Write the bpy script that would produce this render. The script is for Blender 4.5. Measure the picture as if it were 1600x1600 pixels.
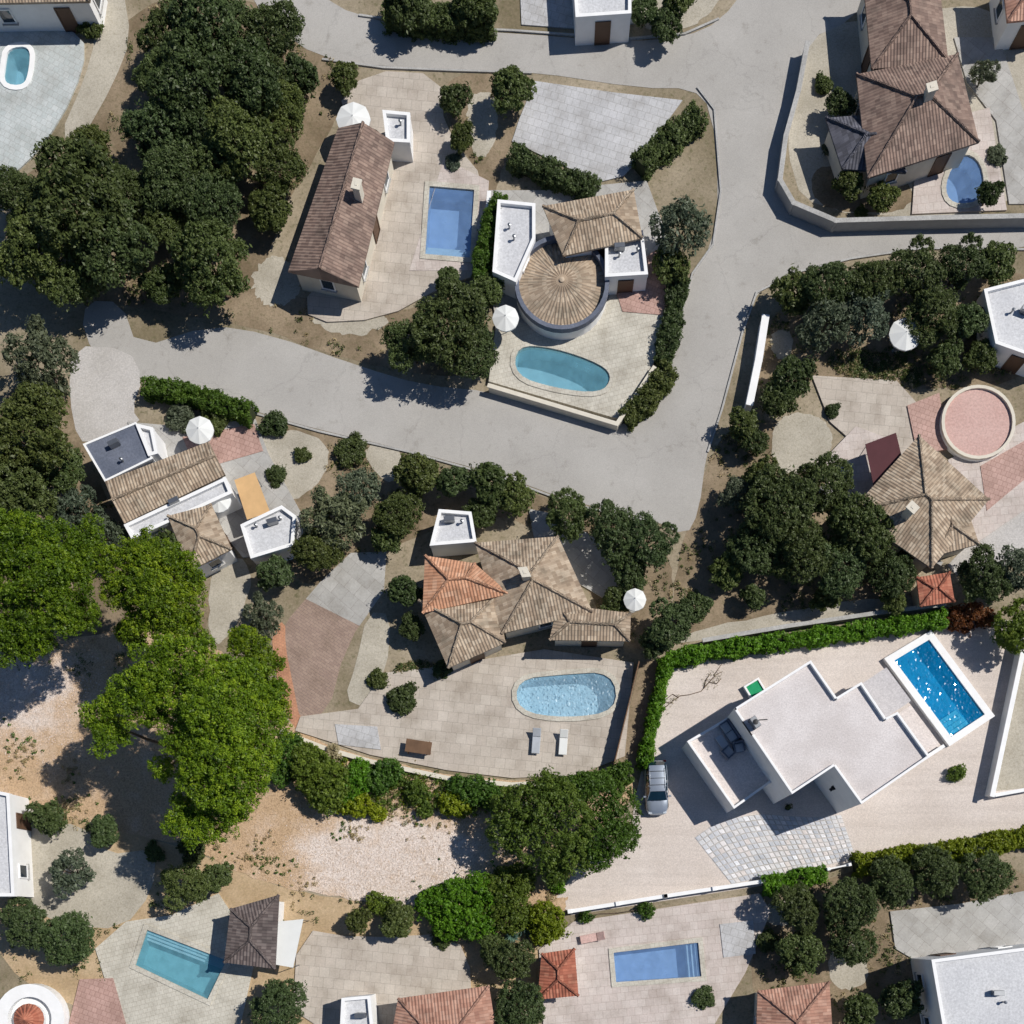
import bpy, bmesh, math, random
import numpy as np
from mathutils import Vector
from mathutils.geometry import delaunay_2d_cdt

for _o in list(bpy.data.objects):
    bpy.data.objects.remove(_o)
SC = bpy.context.scene
COL = SC.collection

# ------------------------------------------------------------------ camera
CAM_H = 80.0                    # metres above the yard, looking straight down
NX, NY, FPX = 860.0, 1450.0, 1600.0   # nadir in the 1600 px picture, focal length in px
cam = bpy.data.cameras.new('camera')
camo = bpy.data.objects.new('camera', cam)
COL.objects.link(camo)
camo.location = (0, 0, CAM_H)
cam.sensor_width = 36.0
cam.lens = 36.0 * FPX / 1600.0
cam.shift_x = (800 - NX) / 1600.0
cam.shift_y = (NY - 800) / 1600.0
cam.clip_end = 2000.0
SC.camera = camo
# ------------------------------------------------------------------ sky, sun
SHX, SHY, SHH = -97.0, -35.0, 126.0      # shadow run per height
SUN_EL = math.atan2(SHH, math.hypot(SHX, SHY))
SUN_AZ = math.atan2(-SHX, -SHY)
wd = bpy.data.worlds.new('World')
SC.world = wd
wd.use_nodes = True
_nt = wd.node_tree
_sky = _nt.nodes.new('ShaderNodeTexSky')
_sky.sky_type = 'NISHITA'
_sky.sun_disc = False
_sky.sun_elevation = SUN_EL
_sky.sun_rotation = SUN_AZ
_sky.ozone_density = 7.0
_sky.dust_density = 0.3
_bg = _nt.nodes['Background']
_nt.links.new(_sky.outputs[0], _bg.inputs[0])
_bg.inputs[1].default_value = 0.066
sun = bpy.data.lights.new('sun', 'SUN')
sun.energy = 4.6
sun.angle = math.radians(0.5)
sun.color = (1.0, 0.965, 0.91)
suno = bpy.data.objects.new('sun', sun)
COL.objects.link(suno)
suno.location = (60, 20, 120)
suno.rotation_euler = Vector((SHX, SHY, -SHH)).to_track_quat('-Z', 'Y').to_euler()
SC.view_settings.view_transform = 'Standard'
SC.view_settings.look = 'None'
SC.view_settings.exposure = -0.09
SC.view_settings.gamma = 1.0
SC.view_settings.use_curve_mapping = False
SC.render.engine = 'CYCLES'
SC.cycles.use_denoising = True
SC.cycles.max_bounces = 5
SC.cycles.diffuse_bounces = 2
SC.cycles.glossy_bounces = 2
SC.cycles.use_adaptive_sampling = True
SC.cycles.adaptive_threshold = 0.03
SC.cycles.transparent_max_bounces = 6
SC.cycles.sample_clamp_indirect = 4.0

R = random.Random(7)
G = np.random.default_rng(11)

# ------------------------------------------------------------------ helpers
def lin(r, g, b):
    return tuple((((c / 255.0) + 0.055) / 1.055) ** 2.4 if c > 10 else c / 255.0 / 12.92 for c in (r, g, b))

def P(px, py, z=0.0):
    k = (CAM_H - z) / FPX
    return Vector(((px - NX) * k, (NY - py) * k, z))

def W(pts, z=0.0):
    return [P(a, b, z).to_2d() for a, b in pts]

def area(p):
    return 0.5 * sum(p[i][0] * p[(i + 1) % len(p)][1] - p[(i + 1) % len(p)][0] * p[i][1] for i in range(len(p)))

def ccw(p):
    p = [Vector((q[0], q[1])) for q in p]
    return p if area(p) > 0 else p[::-1]

def inside(p, x, y):
    r = False
    n = len(p)
    j = n - 1
    for i in range(n):
        xi, yi = p[i][0], p[i][1]
        xj, yj = p[j][0], p[j][1]
        if (yi > y) != (yj > y) and x < (xj - xi) * (y - yi) / (yj - yi) + xi:
            r = not r
        j = i
    return r

def offset(p, d):
    """mitred offset of a ccw polygon, d > 0 inwards"""
    out = []
    n = len(p)
    for i in range(n):
        a, b, c = p[i - 1], p[i], p[(i + 1) % n]
        e1 = (b - a).normalized()
        e2 = (c - b).normalized()
        n1 = Vector((-e1.y, e1.x))
        n2 = Vector((-e2.y, e2.x))
        m = n1 + n2
        if m.length < 1e-6:
            m = n1.copy()
        m.normalize()
        out.append(b + m * min(d / max(m.dot(n1), 0.35), d * 2.5) if d >= 0 else b + m * max(d / max(m.dot(n1), 0.35), d * 2.5))
    return out

def smooth_poly(p, it=2, jit=0.0, rnd=None):
    """Chaikin rounding of a list of 2D points, with optional jitter"""
    p = [Vector((q[0], q[1])) for q in p]
    for _ in range(it):
        q = []
        for i in range(len(p)):
            a, b = p[i], p[(i + 1) % len(p)]
            q += [a * 0.75 + b * 0.25, a * 0.25 + b * 0.75]
        p = q
    if jit:
        rnd = rnd or R
        p = [v + Vector((rnd.uniform(-jit, jit), rnd.uniform(-jit, jit))) for v in p]
    return p

BASE = {}

def tag(o, label=None, cat=None, group=None, kind=None):
    if label: o['label'] = label
    if cat: o['category'] = cat
    if group: o['group'] = group
    if kind: o['kind'] = kind
    return o

def thing(name, label, cat, loc, group=None):
    o = bpy.data.objects.new(name, None)
    COL.objects.link(o)
    o.location = loc
    o.empty_display_size = 0.3
    BASE[o.name] = Vector(loc)
    return tag(o, label, cat, group)

def mesh(name, V, F, mat, parent=None, smooth=False, uv=None):
    """V in world coordinates; stored relative to the parent thing's base"""
    b = BASE[parent.name] if parent else Vector((0, 0, 0))
    me = bpy.data.meshes.new(name)
    me.from_pydata([(v[0] - b.x, v[1] - b.y, v[2] - b.z) for v in V], [], F)
    if uv is not None:
        l = me.uv_layers.new(name='UVMap')
        l.data.foreach_set('uv', [c for q in uv for c in q])
    if smooth:
        me.polygons.foreach_set('use_smooth', [True] * len(me.polygons))
    if mat: me.materials.append(mat)
    me.update()
    o = bpy.data.objects.new(name, me)
    COL.objects.link(o)
    if parent:
        o.parent = parent
    BASE[o.name] = b
    return o

def prism(poly, z0, z1, top=True, bottom=False):
    p = ccw(poly)
    n = len(p)
    V = [(q.x, q.y, z0) for q in p] + [(q.x, q.y, z1) for q in p]
    F = [(i, (i + 1) % n, n + (i + 1) % n, n + i) for i in range(n)]
    if top: F.append(tuple(range(n, 2 * n)))
    if bottom: F.append(tuple(range(n - 1, -1, -1)))
    return V, F

def ring(poly, th, z0, z1):
    """closed wall of thickness th inside a polygon"""
    p = ccw(poly)
    q = offset(p, th)
    n = len(p)
    V = [(a.x, a.y, z0) for a in p] + [(a.x, a.y, z1) for a in p] + [(a.x, a.y, z1) for a in q] + [(a.x, a.y, z0) for a in q]
    F = []
    for i in range(n):
        j = (i + 1) % n
        for k in range(4):
            m = (k + 1) % 4
            F.append((k * n + i, k * n + j, m * n + j, m * n + i))
    return V, F

def obox(c, ux, uy, hx, hy, z0, z1, bev=0.0):
    """box on a 2D frame"""
    ux = Vector(ux).normalized()
    uy = Vector(uy).normalized()
    c = Vector(c)
    def rect(a, b, z):
        return [tuple((c + ux * sx * a + uy * sy * b).to_tuple()) + (z,) for sx, sy in ((-1, -1), (1, -1), (1, 1), (-1, 1))]
    if bev:
        L = [rect(hx - bev, hy - bev, z0), rect(hx, hy, z0 + bev), rect(hx, hy, z1 - bev), rect(hx - bev, hy - bev, z1)]
    else:
        L = [rect(hx, hy, z0), rect(hx, hy, z1)]
    V = sum(L, [])
    F = [(3, 2, 1, 0)]
    for k in range(len(L) - 1):
        for i in range(4):
            j = (i + 1) % 4
            F.append((4 * k + i, 4 * k + j, 4 * k + 4 + j, 4 * k + 4 + i))
    t = 4 * (len(L) - 1)
    F.append((t, t + 1, t + 2, t + 3))
    return V, F

def join(*parts):
    V, F = [], []
    for v, f in parts:
        k = len(V)
        V += list(v)
        F += [tuple(i + k for i in g) for g in f]
    return V, F

def tube(pts, radii, n=7, cap=True):
    V, F = [], []
    pts = [Vector(p) for p in pts]
    for i, p in enumerate(pts):
        d = (pts[min(i + 1, len(pts) - 1)] - pts[max(i - 1, 0)])
        d = d.normalized() if d.length > 1e-6 else Vector((0, 0, 1))
        a = d.cross(Vector((0, 0, 1)))
        if a.length < 0.05: a = d.cross(Vector((1, 0, 0)))
        a.normalize()
        b = d.cross(a)
        for k in range(n):
            t = 2 * math.pi * k / n
            V.append(p + (a * math.cos(t) + b * math.sin(t)) * radii[i])
    for i in range(len(pts) - 1):
        for k in range(n):
            m = (k + 1) % n
            F.append((i * n + k, i * n + m, (i + 1) * n + m, (i + 1) * n + k))
    if cap:
        F.append(tuple(range(n - 1, -1, -1)))
        F.append(tuple(range((len(pts) - 1) * n, len(pts) * n)))
    return V, F

def lathe(c, prof, n=20):
    """prof: list of (r, z)"""
    V, F = [], []
    for r, z in prof:
        for k in range(n):
            t = 2 * math.pi * k / n
            V.append((c[0] + r * math.cos(t), c[1] + r * math.sin(t), z))
    for i in range(len(prof) - 1):
        for k in range(n):
            m = (k + 1) % n
            F.append((i * n + k, i * n + m, (i + 1) * n + m, (i + 1) * n + k))
    F.append(tuple(range((len(prof) - 1) * n, len(prof) * n)))
    return V, F

SOFT, HARD = [], []
HOLES = []          # pool outlines (world), cut out of every sheet laid over them

def sheet_data(poly, z, grid=0.0, zf=None, skirt=0.0):
    p = ccw(poly)
    hs = [h for h in HOLES if any(inside(p, q.x, q.y) for q in h)]
    pts = list(p)
    edges = [(i, (i + 1) % len(p)) for i in range(len(p))]
    for h in hs:
        k = len(pts)
        pts += list(h)
        edges += [(k + i, k + (i + 1) % len(h)) for i in range(len(h))]
    if grid:
        xs = [q.x for q in p]
        ys = [q.y for q in p]
        x = min(xs) + grid / 2
        while x < max(xs):
            y = min(ys) + grid / 2
            while y < max(ys):
                xx, yy = x + R.uniform(-.3, .3) * grid, y + R.uniform(-.3, .3) * grid
                if inside(p, xx, yy):
                    pts.append(Vector((xx, yy)))
                y += grid
            x += grid
    vo, eo, fo, _a, _b, _c = delaunay_2d_cdt(pts, edges, [], 0, 1e-4)
    V = [(v.x, v.y, z + (zf(v.x, v.y) if zf else 0.0)) for v in vo]
    F = []
    for f in fo:
        cx = sum(vo[i].x for i in f) / len(f)
        cy = sum(vo[i].y for i in f) / len(f)
        if inside(p, cx, cy) and not any(inside(h, cx, cy) for h in hs):
            a, b, c = (vo[i] for i in f[:3])
            F.append(tuple(f) if (b - a).cross(c - a) > 0 else tuple(f[::-1]))
    if skirt:
        k = len(V)
        n = len(p)
        V += [(q.x, q.y, z) for q in p] + [(q.x, q.y, z - skirt) for q in p]
        F += [(k + n + i, k + n + (i + 1) % n, k + (i + 1) % n, k + i) for i in range(n)]
    return V, F

def sheet(name, pts_px, z, mat, kind='structure', skirt=0.0, parent=None, rnd=0, jit=0.0, world=False):
    poly = pts_px if world else W(pts_px)
    if rnd or jit: poly = smooth_poly(poly, rnd, jit)
    (SOFT if name in ('garden_soil', 'grove_floor') else HARD).append(ccw(poly))
    V, F = sheet_data(poly, z, skirt=skirt)
    o = mesh(name, V, F, mat, parent)
    if not parent: tag(o, kind=kind)
    return o

# ------------------------------------------------------------------ materials
def new_mat(name):
    m = bpy.data.materials.new(name)
    m.use_nodes = True
    nt = m.node_tree
    return m, nt, nt.nodes, nt.links, nt.nodes['Principled BSDF']

def setv(node, name, v):
    node.inputs[name].default_value = v

def ramp(N, stops):
    r = N.new('ShaderNodeValToRGB')
    e = r.color_ramp.elements
    while len(e) < len(stops): e.new(0.5)
    for k, (pos, c) in enumerate(stops):
        e[k].position = pos
        e[k].color = (c[0], c[1], c[2], 1)
    return r

def noise(N, L, vec, scale, detail=4.0, rough=0.6):
    n = N.new('ShaderNodeTexNoise')
    setv(n, 'Scale', scale)
    setv(n, 'Detail', detail)
    setv(n, 'Roughness', rough)
    if vec is not None: L.new(vec, n.inputs['Vector'])
    return n

def mix(N, L, fac, a, b, mode='MIX'):
    m = N.new('ShaderNodeMix')
    m.data_type = 'RGBA'
    m.blend_type = mode
    for sock, v in ((m.inputs[0], fac), (m.inputs[6], a), (m.inputs[7], b)):
        if isinstance(v, (int, float)): sock.default_value = v
        elif isinstance(v, tuple): sock.default_value = (v[0], v[1], v[2], 1)
        else: L.new(v, sock)
    return m.outputs[2]

def bump(N, L, bsdf, h, strength=0.4, dist=0.03):
    b = N.new('ShaderNodeBump')
    setv(b, 'Strength', strength)
    setv(b, 'Distance', dist)
    L.new(h, b.inputs['Height'])
    L.new(b.outputs[0], bsdf.inputs['Normal'])

def speckled(name, c1, c2, c3=None, big=0.35, fine=9.0, rough=0.9, bstr=0.5, bdist=0.02, spots=0.35, streak=None):
    """mineral surface: slow colour drift between c1 and c2, fine grain, scattered flecks of c3"""
    m, nt, N, L, B = new_mat(name)
    pos = N.new('ShaderNodeNewGeometry').outputs['Position']
    n1 = noise(N, L, pos, big, 5)
    r1 = ramp(N, [(0.34, c1), (0.66, c2)])
    L.new(n1.outputs[0], r1.inputs[0])
    n2 = noise(N, L, pos, fine, 3, 0.75)
    r2 = ramp(N, [(0.3, (0.72, 0.72, 0.72)), (0.7, (1.22, 1.22, 1.22))])
    L.new(n2.outputs[0], r2.inputs[0])
    col = mix(N, L, 0.75, r1.outputs[0], r2.outputs[0], 'MULTIPLY')
    if c3:
        n3 = noise(N, L, pos, fine * 0.45, 4, 0.8)
        r3 = ramp(N, [(0.52, (0, 0, 0)), (0.66, (1, 1, 1))])
        L.new(n3.outputs[0], r3.inputs[0])
        f = N.new('ShaderNodeMath'); f.operation = 'MULTIPLY'; f.inputs[1].default_value = spots
        L.new(r3.outputs[0], f.inputs[0])
        col = mix(N, L, f.outputs[0], col, c3)
    if streak is not None:                        # faint lanes where cars have driven and rain has run
        mp = N.new('ShaderNodeMapping')
        mp.inputs['Rotation'].default_value = (0, 0, streak)
        mp.inputs['Scale'].default_value = (0.07, 1.5, 1)
        L.new(pos, mp.inputs[0])
        n4 = noise(N, L, mp.outputs[0], 1.0, 5, 0.6)
        r4 = ramp(N, [(0.34, (0.925, 0.92, 0.915)), (0.5, (1.0, 1.0, 1.0)), (0.68, (1.03, 1.03, 1.03))])
        L.new(n4.outputs[0], r4.inputs[0])
        col = mix(N, L, 1.0, col, r4.outputs[0], 'MULTIPLY')
    L.new(col, B.inputs['Base Color'])
    setv(B, 'Roughness', rough)
    setv(B, 'Specular IOR Level', 0.25)
    if bstr: bump(N, L, B, n2.outputs[0], bstr, bdist)
    return m

def slabs(name, c1, c2, joint, size=0.5, rot=0.0, rough=0.75, jw=0.02, ratio=1.0):
    """laid paving seen from high above: flags in a running bond"""
    m, nt, N, L, B = new_mat(name)
    pos = N.new('ShaderNodeNewGeometry').outputs['Position']
    mp = N.new('ShaderNodeMapping')
    mp.inputs['Rotation'].default_value = (0, 0, rot)
    L.new(pos, mp.inputs[0])
    b = N.new('ShaderNodeTexBrick')
    setv(b, 'Scale', 1.0)
    setv(b, 'Brick Width', size * ratio)
    setv(b, 'Row Height', size)
    setv(b, 'Mortar Size', jw)
    setv(b, 'Mortar Smooth', 0.3)
    b.inputs['Color1'].default_value = (*c1, 1)
    b.inputs['Color2'].default_value = (*c2, 1)
    b.inputs['Mortar'].default_value = (*joint, 1)
    L.new(mp.outputs[0], b.inputs[0])
    n1 = noise(N, L, pos, 0.5, 5)
    r1 = ramp(N, [(0.26, (0.62, 0.60, 0.57)), (0.5, (0.86, 0.86, 0.85)), (0.74, (1.0, 1.0, 1.0))])
    L.new(n1.outputs[0], r1.inputs[0])
    n2 = noise(N, L, pos, 7, 3)
    r2 = ramp(N, [(0.3, (0.9, 0.9, 0.9)), (0.7, (1.08, 1.08, 1.08))])
    L.new(n2.outputs[0], r2.inputs[0])
    c = mix(N, L, 1.0, b.outputs[0], r1.outputs[0], 'MULTIPLY')
    c = mix(N, L, 1.0, c, r2.outputs[0], 'MULTIPLY')
    L.new(c, B.inputs['Base Color'])
    setv(B, 'Roughness', rough)
    inv = N.new('ShaderNodeMath'); inv.operation = 'SUBTRACT'; inv.inputs[0].default_value = 1.0
    L.new(b.outputs[1], inv.inputs[1])
    bump(N, L, B, inv.outputs[0], 0.5, 0.01)
    return m

def roof_tiles(name, c1, c2, c3):
    """barrel tiles laid along the slope, every tile its own tone; UV in metres"""
    m, nt, N, L, B = new_mat(name)
    uv = N.new('ShaderNodeUVMap')
    sep = N.new('ShaderNodeSeparateXYZ')
    L.new(uv.outputs[0], sep.inputs[0])
    def mth(op, a, b=None):
        n = N.new('ShaderNodeMath'); n.operation = op
        for k, v in enumerate((a, b)):
            if v is None: continue
            if isinstance(v, (int, float)): n.inputs[k].default_value = v
            else: L.new(v, n.inputs[k])
        return n.outputs[0]
    u = mth('MULTIPLY', sep.outputs[0], 1 / 0.24)
    v = mth('MULTIPLY', sep.outputs[1], 1 / 0.36)
    cb = N.new('ShaderNodeCombineXYZ')
    L.new(mth('FLOOR', u), cb.inputs[0])
    L.new(mth('FLOOR', v), cb.inputs[1])
    wn = N.new('ShaderNodeTexWhiteNoise')
    wn.noise_dimensions = '3D'
    oi = N.new('ShaderNodeObjectInfo')
    L.new(oi.outputs['Random'], cb.inputs[2])
    L.new(cb.outputs[0], wn.inputs[0])
    r = ramp(N, [(0.0, c1), (0.55, c2), (1.0, c3)])
    L.new(wn.outputs[0], r.inputs[0])
    pos = N.new('ShaderNodeNewGeometry').outputs['Position']
    n1 = noise(N, L, pos, 0.8, 5)
    r1 = ramp(N, [(0.26, (0.52, 0.54, 0.53)), (0.48, (0.88, 0.88, 0.87)), (0.72, (1.1, 1.09, 1.06))])
    L.new(n1.outputs[0], r1.inputs[0])
    c = mix(N, L, 1.0, r.outputs[0], r1.outputs[0], 'MULTIPLY')
    L.new(c, B.inputs['Base Color'])
    setv(B, 'Roughness', 0.85)
    s = mth('SINE', mth('MULTIPLY', u, 2 * math.pi))
    h = mth('ADD', mth('MULTIPLY', s, 0.5), mth('MULTIPLY', mth('FRACT', v), -0.5))
    bump(N, L, B, h, 0.9, 0.05)
    return m

def plain(name, c, rough=0.6, metal=0.0, var=0.12, spec=0.4, coat=0.0):
    m, nt, N, L, B = new_mat(name)
    pos = N.new('ShaderNodeNewGeometry').outputs['Position']
    n1 = noise(N, L, pos, 1.3, 5)
    r1 = ramp(N, [(0.3, (1 - var, 1 - var, 1 - var * 1.1)), (0.7, (1 + var * .4,) * 3)])
    L.new(n1.outputs[0], r1.inputs[0])
    L.new(mix(N, L, 1.0, tuple(c), r1.outputs[0], 'MULTIPLY'), B.inputs['Base Color'])
    setv(B, 'Roughness', rough)
    setv(B, 'Metallic', metal)
    setv(B, 'Specular IOR Level', spec)
    setv(B, 'Coat Weight', coat)
    return m

def leaf_mat(name, dark, mid, light, trans=0.35):
    """leaves: each leaf has its own tone from the per-leaf attribute"""
    m, nt, N, L, B = new_mat(name)
    N.remove(B)
    at = N.new('ShaderNodeAttribute')
    at.attribute_name = 'tint'
    oi = N.new('ShaderNodeObjectInfo')
    r = ramp(N, [(0.0, dark), (0.5, mid), (1.0, light)])
    L.new(at.outputs['Fac'], r.inputs[0])
    r2 = ramp(N, [(0.0, (0.72, 0.80, 0.80)), (0.35, (1.0, 0.95, 0.85)), (0.7, (0.95, 1.05, 1.15)), (1.0, (1.4, 1.3, 1.05))])
    L.new(oi.outputs['Random'], r2.inputs[0])
    c = mix(N, L, 1.0, r.outputs[0], r2.outputs[0], 'MULTIPLY')
    d = N.new('ShaderNodeBsdfDiffuse')
    t = N.new('ShaderNodeBsdfTranslucent')
    g = N.new('ShaderNodeBsdfGlossy')
    g.inputs['Roughness'].default_value = 0.5
    g.inputs['Color'].default_value = (0.5, 0.5, 0.45, 1)
    L.new(c, d.inputs[0])
    L.new(c, t.inputs[0])
    s1 = N.new('ShaderNodeMixShader'); s1.inputs[0].default_value = trans
    L.new(d.outputs[0], s1.inputs[1]); L.new(t.outputs[0], s1.inputs[2])
    s2 = N.new('ShaderNodeMixShader'); s2.inputs[0].default_value = 0.04
    L.new(s1.outputs[0], s2.inputs[1]); L.new(g.outputs[0], s2.inputs[2])
    L.new(s2.outputs[0], N['Material Output'].inputs[0])
    return m

def water_mat(name, tint, wave=0.25, scale=2.6, rough=0.03, body=(0.1, 0.3, 0.5), cloud=0.2):
    m, nt, N, L, B = new_mat(name)
    N.remove(B)
    pos = N.new('ShaderNodeNewGeometry').outputs['Position']
    n1 = noise(N, L, pos, scale, 3, 0.6)
    bp = N.new('ShaderNodeBump')
    setv(bp, 'Strength', wave)
    setv(bp, 'Distance', 0.09)
    L.new(n1.outputs[0], bp.inputs['Height'])
    tr = N.new('ShaderNodeBsdfTransparent')
    tr.inputs[0].default_value = (*tint, 1)
    gl = N.new('ShaderNodeBsdfGlossy')
    gl.inputs['Roughness'].default_value = rough
    L.new(bp.outputs[0], gl.inputs['Normal'])
    fr = N.new('ShaderNodeFresnel')
    fr.inputs[0].default_value = 1.33
    L.new(bp.outputs[0], fr.inputs['Normal'])
    s = N.new('ShaderNodeMixShader')
    L.new(fr.outputs[0], s.inputs[0])
    df = N.new('ShaderNodeBsdfDiffuse')               # light scattered back by the water itself
    nb = noise(N, L, pos, 1.3, 4, 0.6)
    rb = ramp(N, [(0.3, tuple(x * 0.8 for x in body)), (0.7, tuple(x * 1.2 for x in body))])
    L.new(nb.outputs[0], rb.inputs[0])
    L.new(rb.outputs[0], df.inputs[0])
    sb = N.new('ShaderNodeMixShader'); sb.inputs[0].default_value = cloud
    L.new(tr.outputs[0], sb.inputs[1]); L.new(df.outputs[0], sb.inputs[2])
    L.new(sb.outputs[0], s.inputs[1])
    L.new(gl.outputs[0], s.inputs[2])
    L.new(s.outputs[0], N['Material Output'].inputs[0])
    return m

def pool_tile(name, c1, c2):
    m, nt, N, L, B = new_mat(name)
    pos = N.new('ShaderNodeNewGeometry').outputs['Position']
    v = N.new('ShaderNodeTexVoronoi')
    v.feature = 'DISTANCE_TO_EDGE'
    setv(v, 'Scale', 2.2)
    w = noise(N, L, pos, 1.2, 2)
    L.new(mix(N, L, 0.25, pos, w.outputs[1]), v.inputs['Vector'])
    n = noise(N, L, pos, 1.0, 4)
    r = ramp(N, [(0.3, c1), (0.7, c2)])
    L.new(n.outputs[0], r.inputs[0])
    L.new(r.outputs[0], B.inputs['Base Color'])
    setv(B, 'Roughness', 0.4)
    return m

def asphalt(name, c1, c2):
    """old pale asphalt: worn tone drift, fine aggregate, thin cracks, oil and dust stains"""
    m, nt, N, L, B = new_mat(name)
    pos = N.new('ShaderNodeNewGeometry').outputs['Position']
    n1 = noise(N, L, pos, 0.16, 6, 0.6)
    r1 = ramp(N, [(0.32, c1), (0.68, c2)])
    L.new(n1.outputs[0], r1.inputs[0])
    n2 = noise(N, L, pos, 14, 3, 0.8)
    r2 = ramp(N, [(0.3, (0.84,) * 3), (0.7, (1.12,) * 3)])
    L.new(n2.outputs[0], r2.inputs[0])
    c = mix(N, L, 1.0, r1.outputs[0], r2.outputs[0], 'MULTIPLY')
    w = noise(N, L, pos, 0.9, 4, 0.6)
    v = N.new('ShaderNodeTexVoronoi'); v.feature = 'DISTANCE_TO_EDGE'; setv(v, 'Scale', 0.4)
    L.new(mix(N, L, 0.6, pos, w.outputs[1]), v.inputs['Vector'])
    rc = ramp(N, [(0.0, (0.7,) * 3), (0.010, (1.0,) * 3)])
    L.new(v.outputs[0], rc.inputs[0])
    c = mix(N, L, 0.4, c, rc.outputs[0], 'MULTIPLY')
    n3 = noise(N, L, pos, 0.7, 5, 0.7)
    r3 = ramp(N, [(0.58, (1.0,) * 3), (0.72, (0.78, 0.77, 0.75))])
    L.new(n3.outputs[0], r3.inputs[0])
    c = mix(N, L, 1.0, c, r3.outputs[0], 'MULTIPLY')
    L.new(c, B.inputs['Base Color'])
    setv(B, 'Roughness', 0.9)
    setv(B, 'Specular IOR Level', 0.25)
    bump(N, L, B, n2.outputs[0], 0.25, 0.02)
    return m

def dim(c, k=0.88):
    return tuple(x * k for x in c)

MT = {}
MT['ground'] = speckled('dry_scrub_soil', dim(lin(128, 116, 92), 0.90), dim(lin(176, 162, 140), 0.90), dim(lin(86, 88, 52), 0.90), 0.12, 5.0, spots=0.6)
MT['soil'] = speckled('brown_soil', dim(lin(120, 104, 82), 0.90), dim(lin(160, 142, 118), 0.90), dim(lin(80, 82, 48), 0.90), 0.3, 6.0, spots=0.5)
MT['sand'] = speckled('pale_garden_gravel', dim(lin(172, 164, 148), 0.90), dim(lin(196, 188, 172), 0.90), dim(lin(128, 120, 98), 0.90), 0.3, 8.0, spots=0.35)
MT['road'] = asphalt('weathered_asphalt', lin(164, 160, 154), lin(178, 174, 168))
MT['drive'] = speckled('pale_concrete', dim(lin(186, 181, 175), 0.90), dim(lin(203, 198, 193), 0.90), dim(lin(165, 158, 150), 0.90), 0.25, 8.0, bstr=0.2, spots=0.25)
MT['yard'] = speckled('fine_pink_gravel', lin(201, 189, 179), lin(212, 201, 192), lin(184, 170, 158), 0.16, 11.0, bstr=0.5, spots=0.35, streak=-0.18)
MT['kerb'] = speckled('kerb_concrete', lin(160, 158, 154), lin(180, 178, 174), None, 0.5, 8.0, bstr=0.2)
MT['court'] = slabs('white_court_slabs', dim(lin(196, 195, 196), 0.95), dim(lin(204, 203, 204), 0.95), dim(lin(172, 170, 168), 0.95), 0.6, 0.3)
MT['deck_white'] = slabs('white_pool_slabs', dim(lin(196, 202, 200), 0.95), dim(lin(208, 212, 210), 0.95), dim(lin(176, 176, 172), 0.95), 0.45, 0.5, jw=0.014)
MT['deck_cream'] = slabs('cream_slabs', dim(lin(204, 198, 184), 0.95), dim(lin(214, 208, 194), 0.95), dim(lin(182, 172, 156), 0.95), 0.35, -0.25, jw=0.014)
MT['deck_beige'] = slabs('beige_slabs', dim(lin(194, 182, 169), 0.95), dim(lin(205, 194, 181), 0.95), dim(lin(164, 154, 142), 0.95), 0.8, 0.1, jw=0.014)
MT['deck_grey'] = slabs('grey_slabs', dim(lin(178, 175, 170), 0.95), dim(lin(192, 189, 184), 0.95), dim(lin(156, 150, 144), 0.95), 1.0, 0.7, jw=0.014)
MT['deck_pink'] = slabs('pink_terracotta_slabs', dim(lin(188, 152, 140), 0.95), dim(lin(200, 164, 152), 0.95), dim(lin(164, 128, 116), 0.95), 0.4, 0.35)
MT['deck_rose'] = slabs('rose_white_slabs', dim(lin(206, 192, 184), 0.95), dim(lin(214, 202, 194), 0.95), dim(lin(182, 166, 156), 0.95), 0.62, -0.1, jw=0.014)
MT['deck_orange'] = slabs('orange_edging_setts', dim(lin(196, 140, 108), 0.95), dim(lin(208, 152, 118), 0.95), dim(lin(170, 126, 100), 0.95), 0.22, 0.4, jw=0.012)
MT['deck_brown'] = slabs('brown_drive_setts', dim(lin(160, 136, 122), 0.95), dim(lin(174, 150, 134), 0.95), dim(lin(128, 112, 104), 0.95), 0.22, 0.6, jw=0.012, ratio=2.0)
MT['tile_taupe'] = roof_tiles('taupe_barrel_tiles', lin(150, 130, 110), lin(174, 154, 132), lin(194, 176, 154))
MT['tile_brown'] = roof_tiles('brown_barrel_tiles', dim(lin(124, 102, 92), 0.90), dim(lin(146, 122, 110), 0.90), dim(lin(164, 140, 126), 0.90))
MT['tile_dark'] = roof_tiles('dark_taupe_barrel_tiles', dim(lin(92, 80, 78), 0.90), dim(lin(110, 98, 95), 0.90), dim(lin(126, 114, 110), 0.90))
MT['tile_shaded'] = roof_tiles('shade_grey_tiles', lin(76, 76, 84), lin(92, 92, 102), lin(106, 106, 116))  # grey of a slope in shade, put into the tile colour
MT['tile_orange'] = roof_tiles('orange_barrel_tiles', lin(182, 130, 100), lin(202, 150, 118), lin(212, 166, 136))
MT['tile_rose'] = roof_tiles('rose_terracotta_tiles', dim(lin(168, 122, 104), 0.90), dim(lin(186, 140, 120), 0.90), dim(lin(200, 158, 138), 0.90))
MT['tile_red'] = roof_tiles('red_clay_tiles', dim(lin(166, 96, 74), 0.90), dim(lin(184, 112, 88), 0.90), dim(lin(196, 130, 104), 0.90))
MT['white'] = plain('white_render', lin(238, 237, 235), 0.8, var=0.06)
MT['cream'] = plain('cream_render', lin(214, 206, 190), 0.8, var=0.1)
MT['grey'] = plain('grey_render', lin(160, 160, 160), 0.8, var=0.12)
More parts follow.
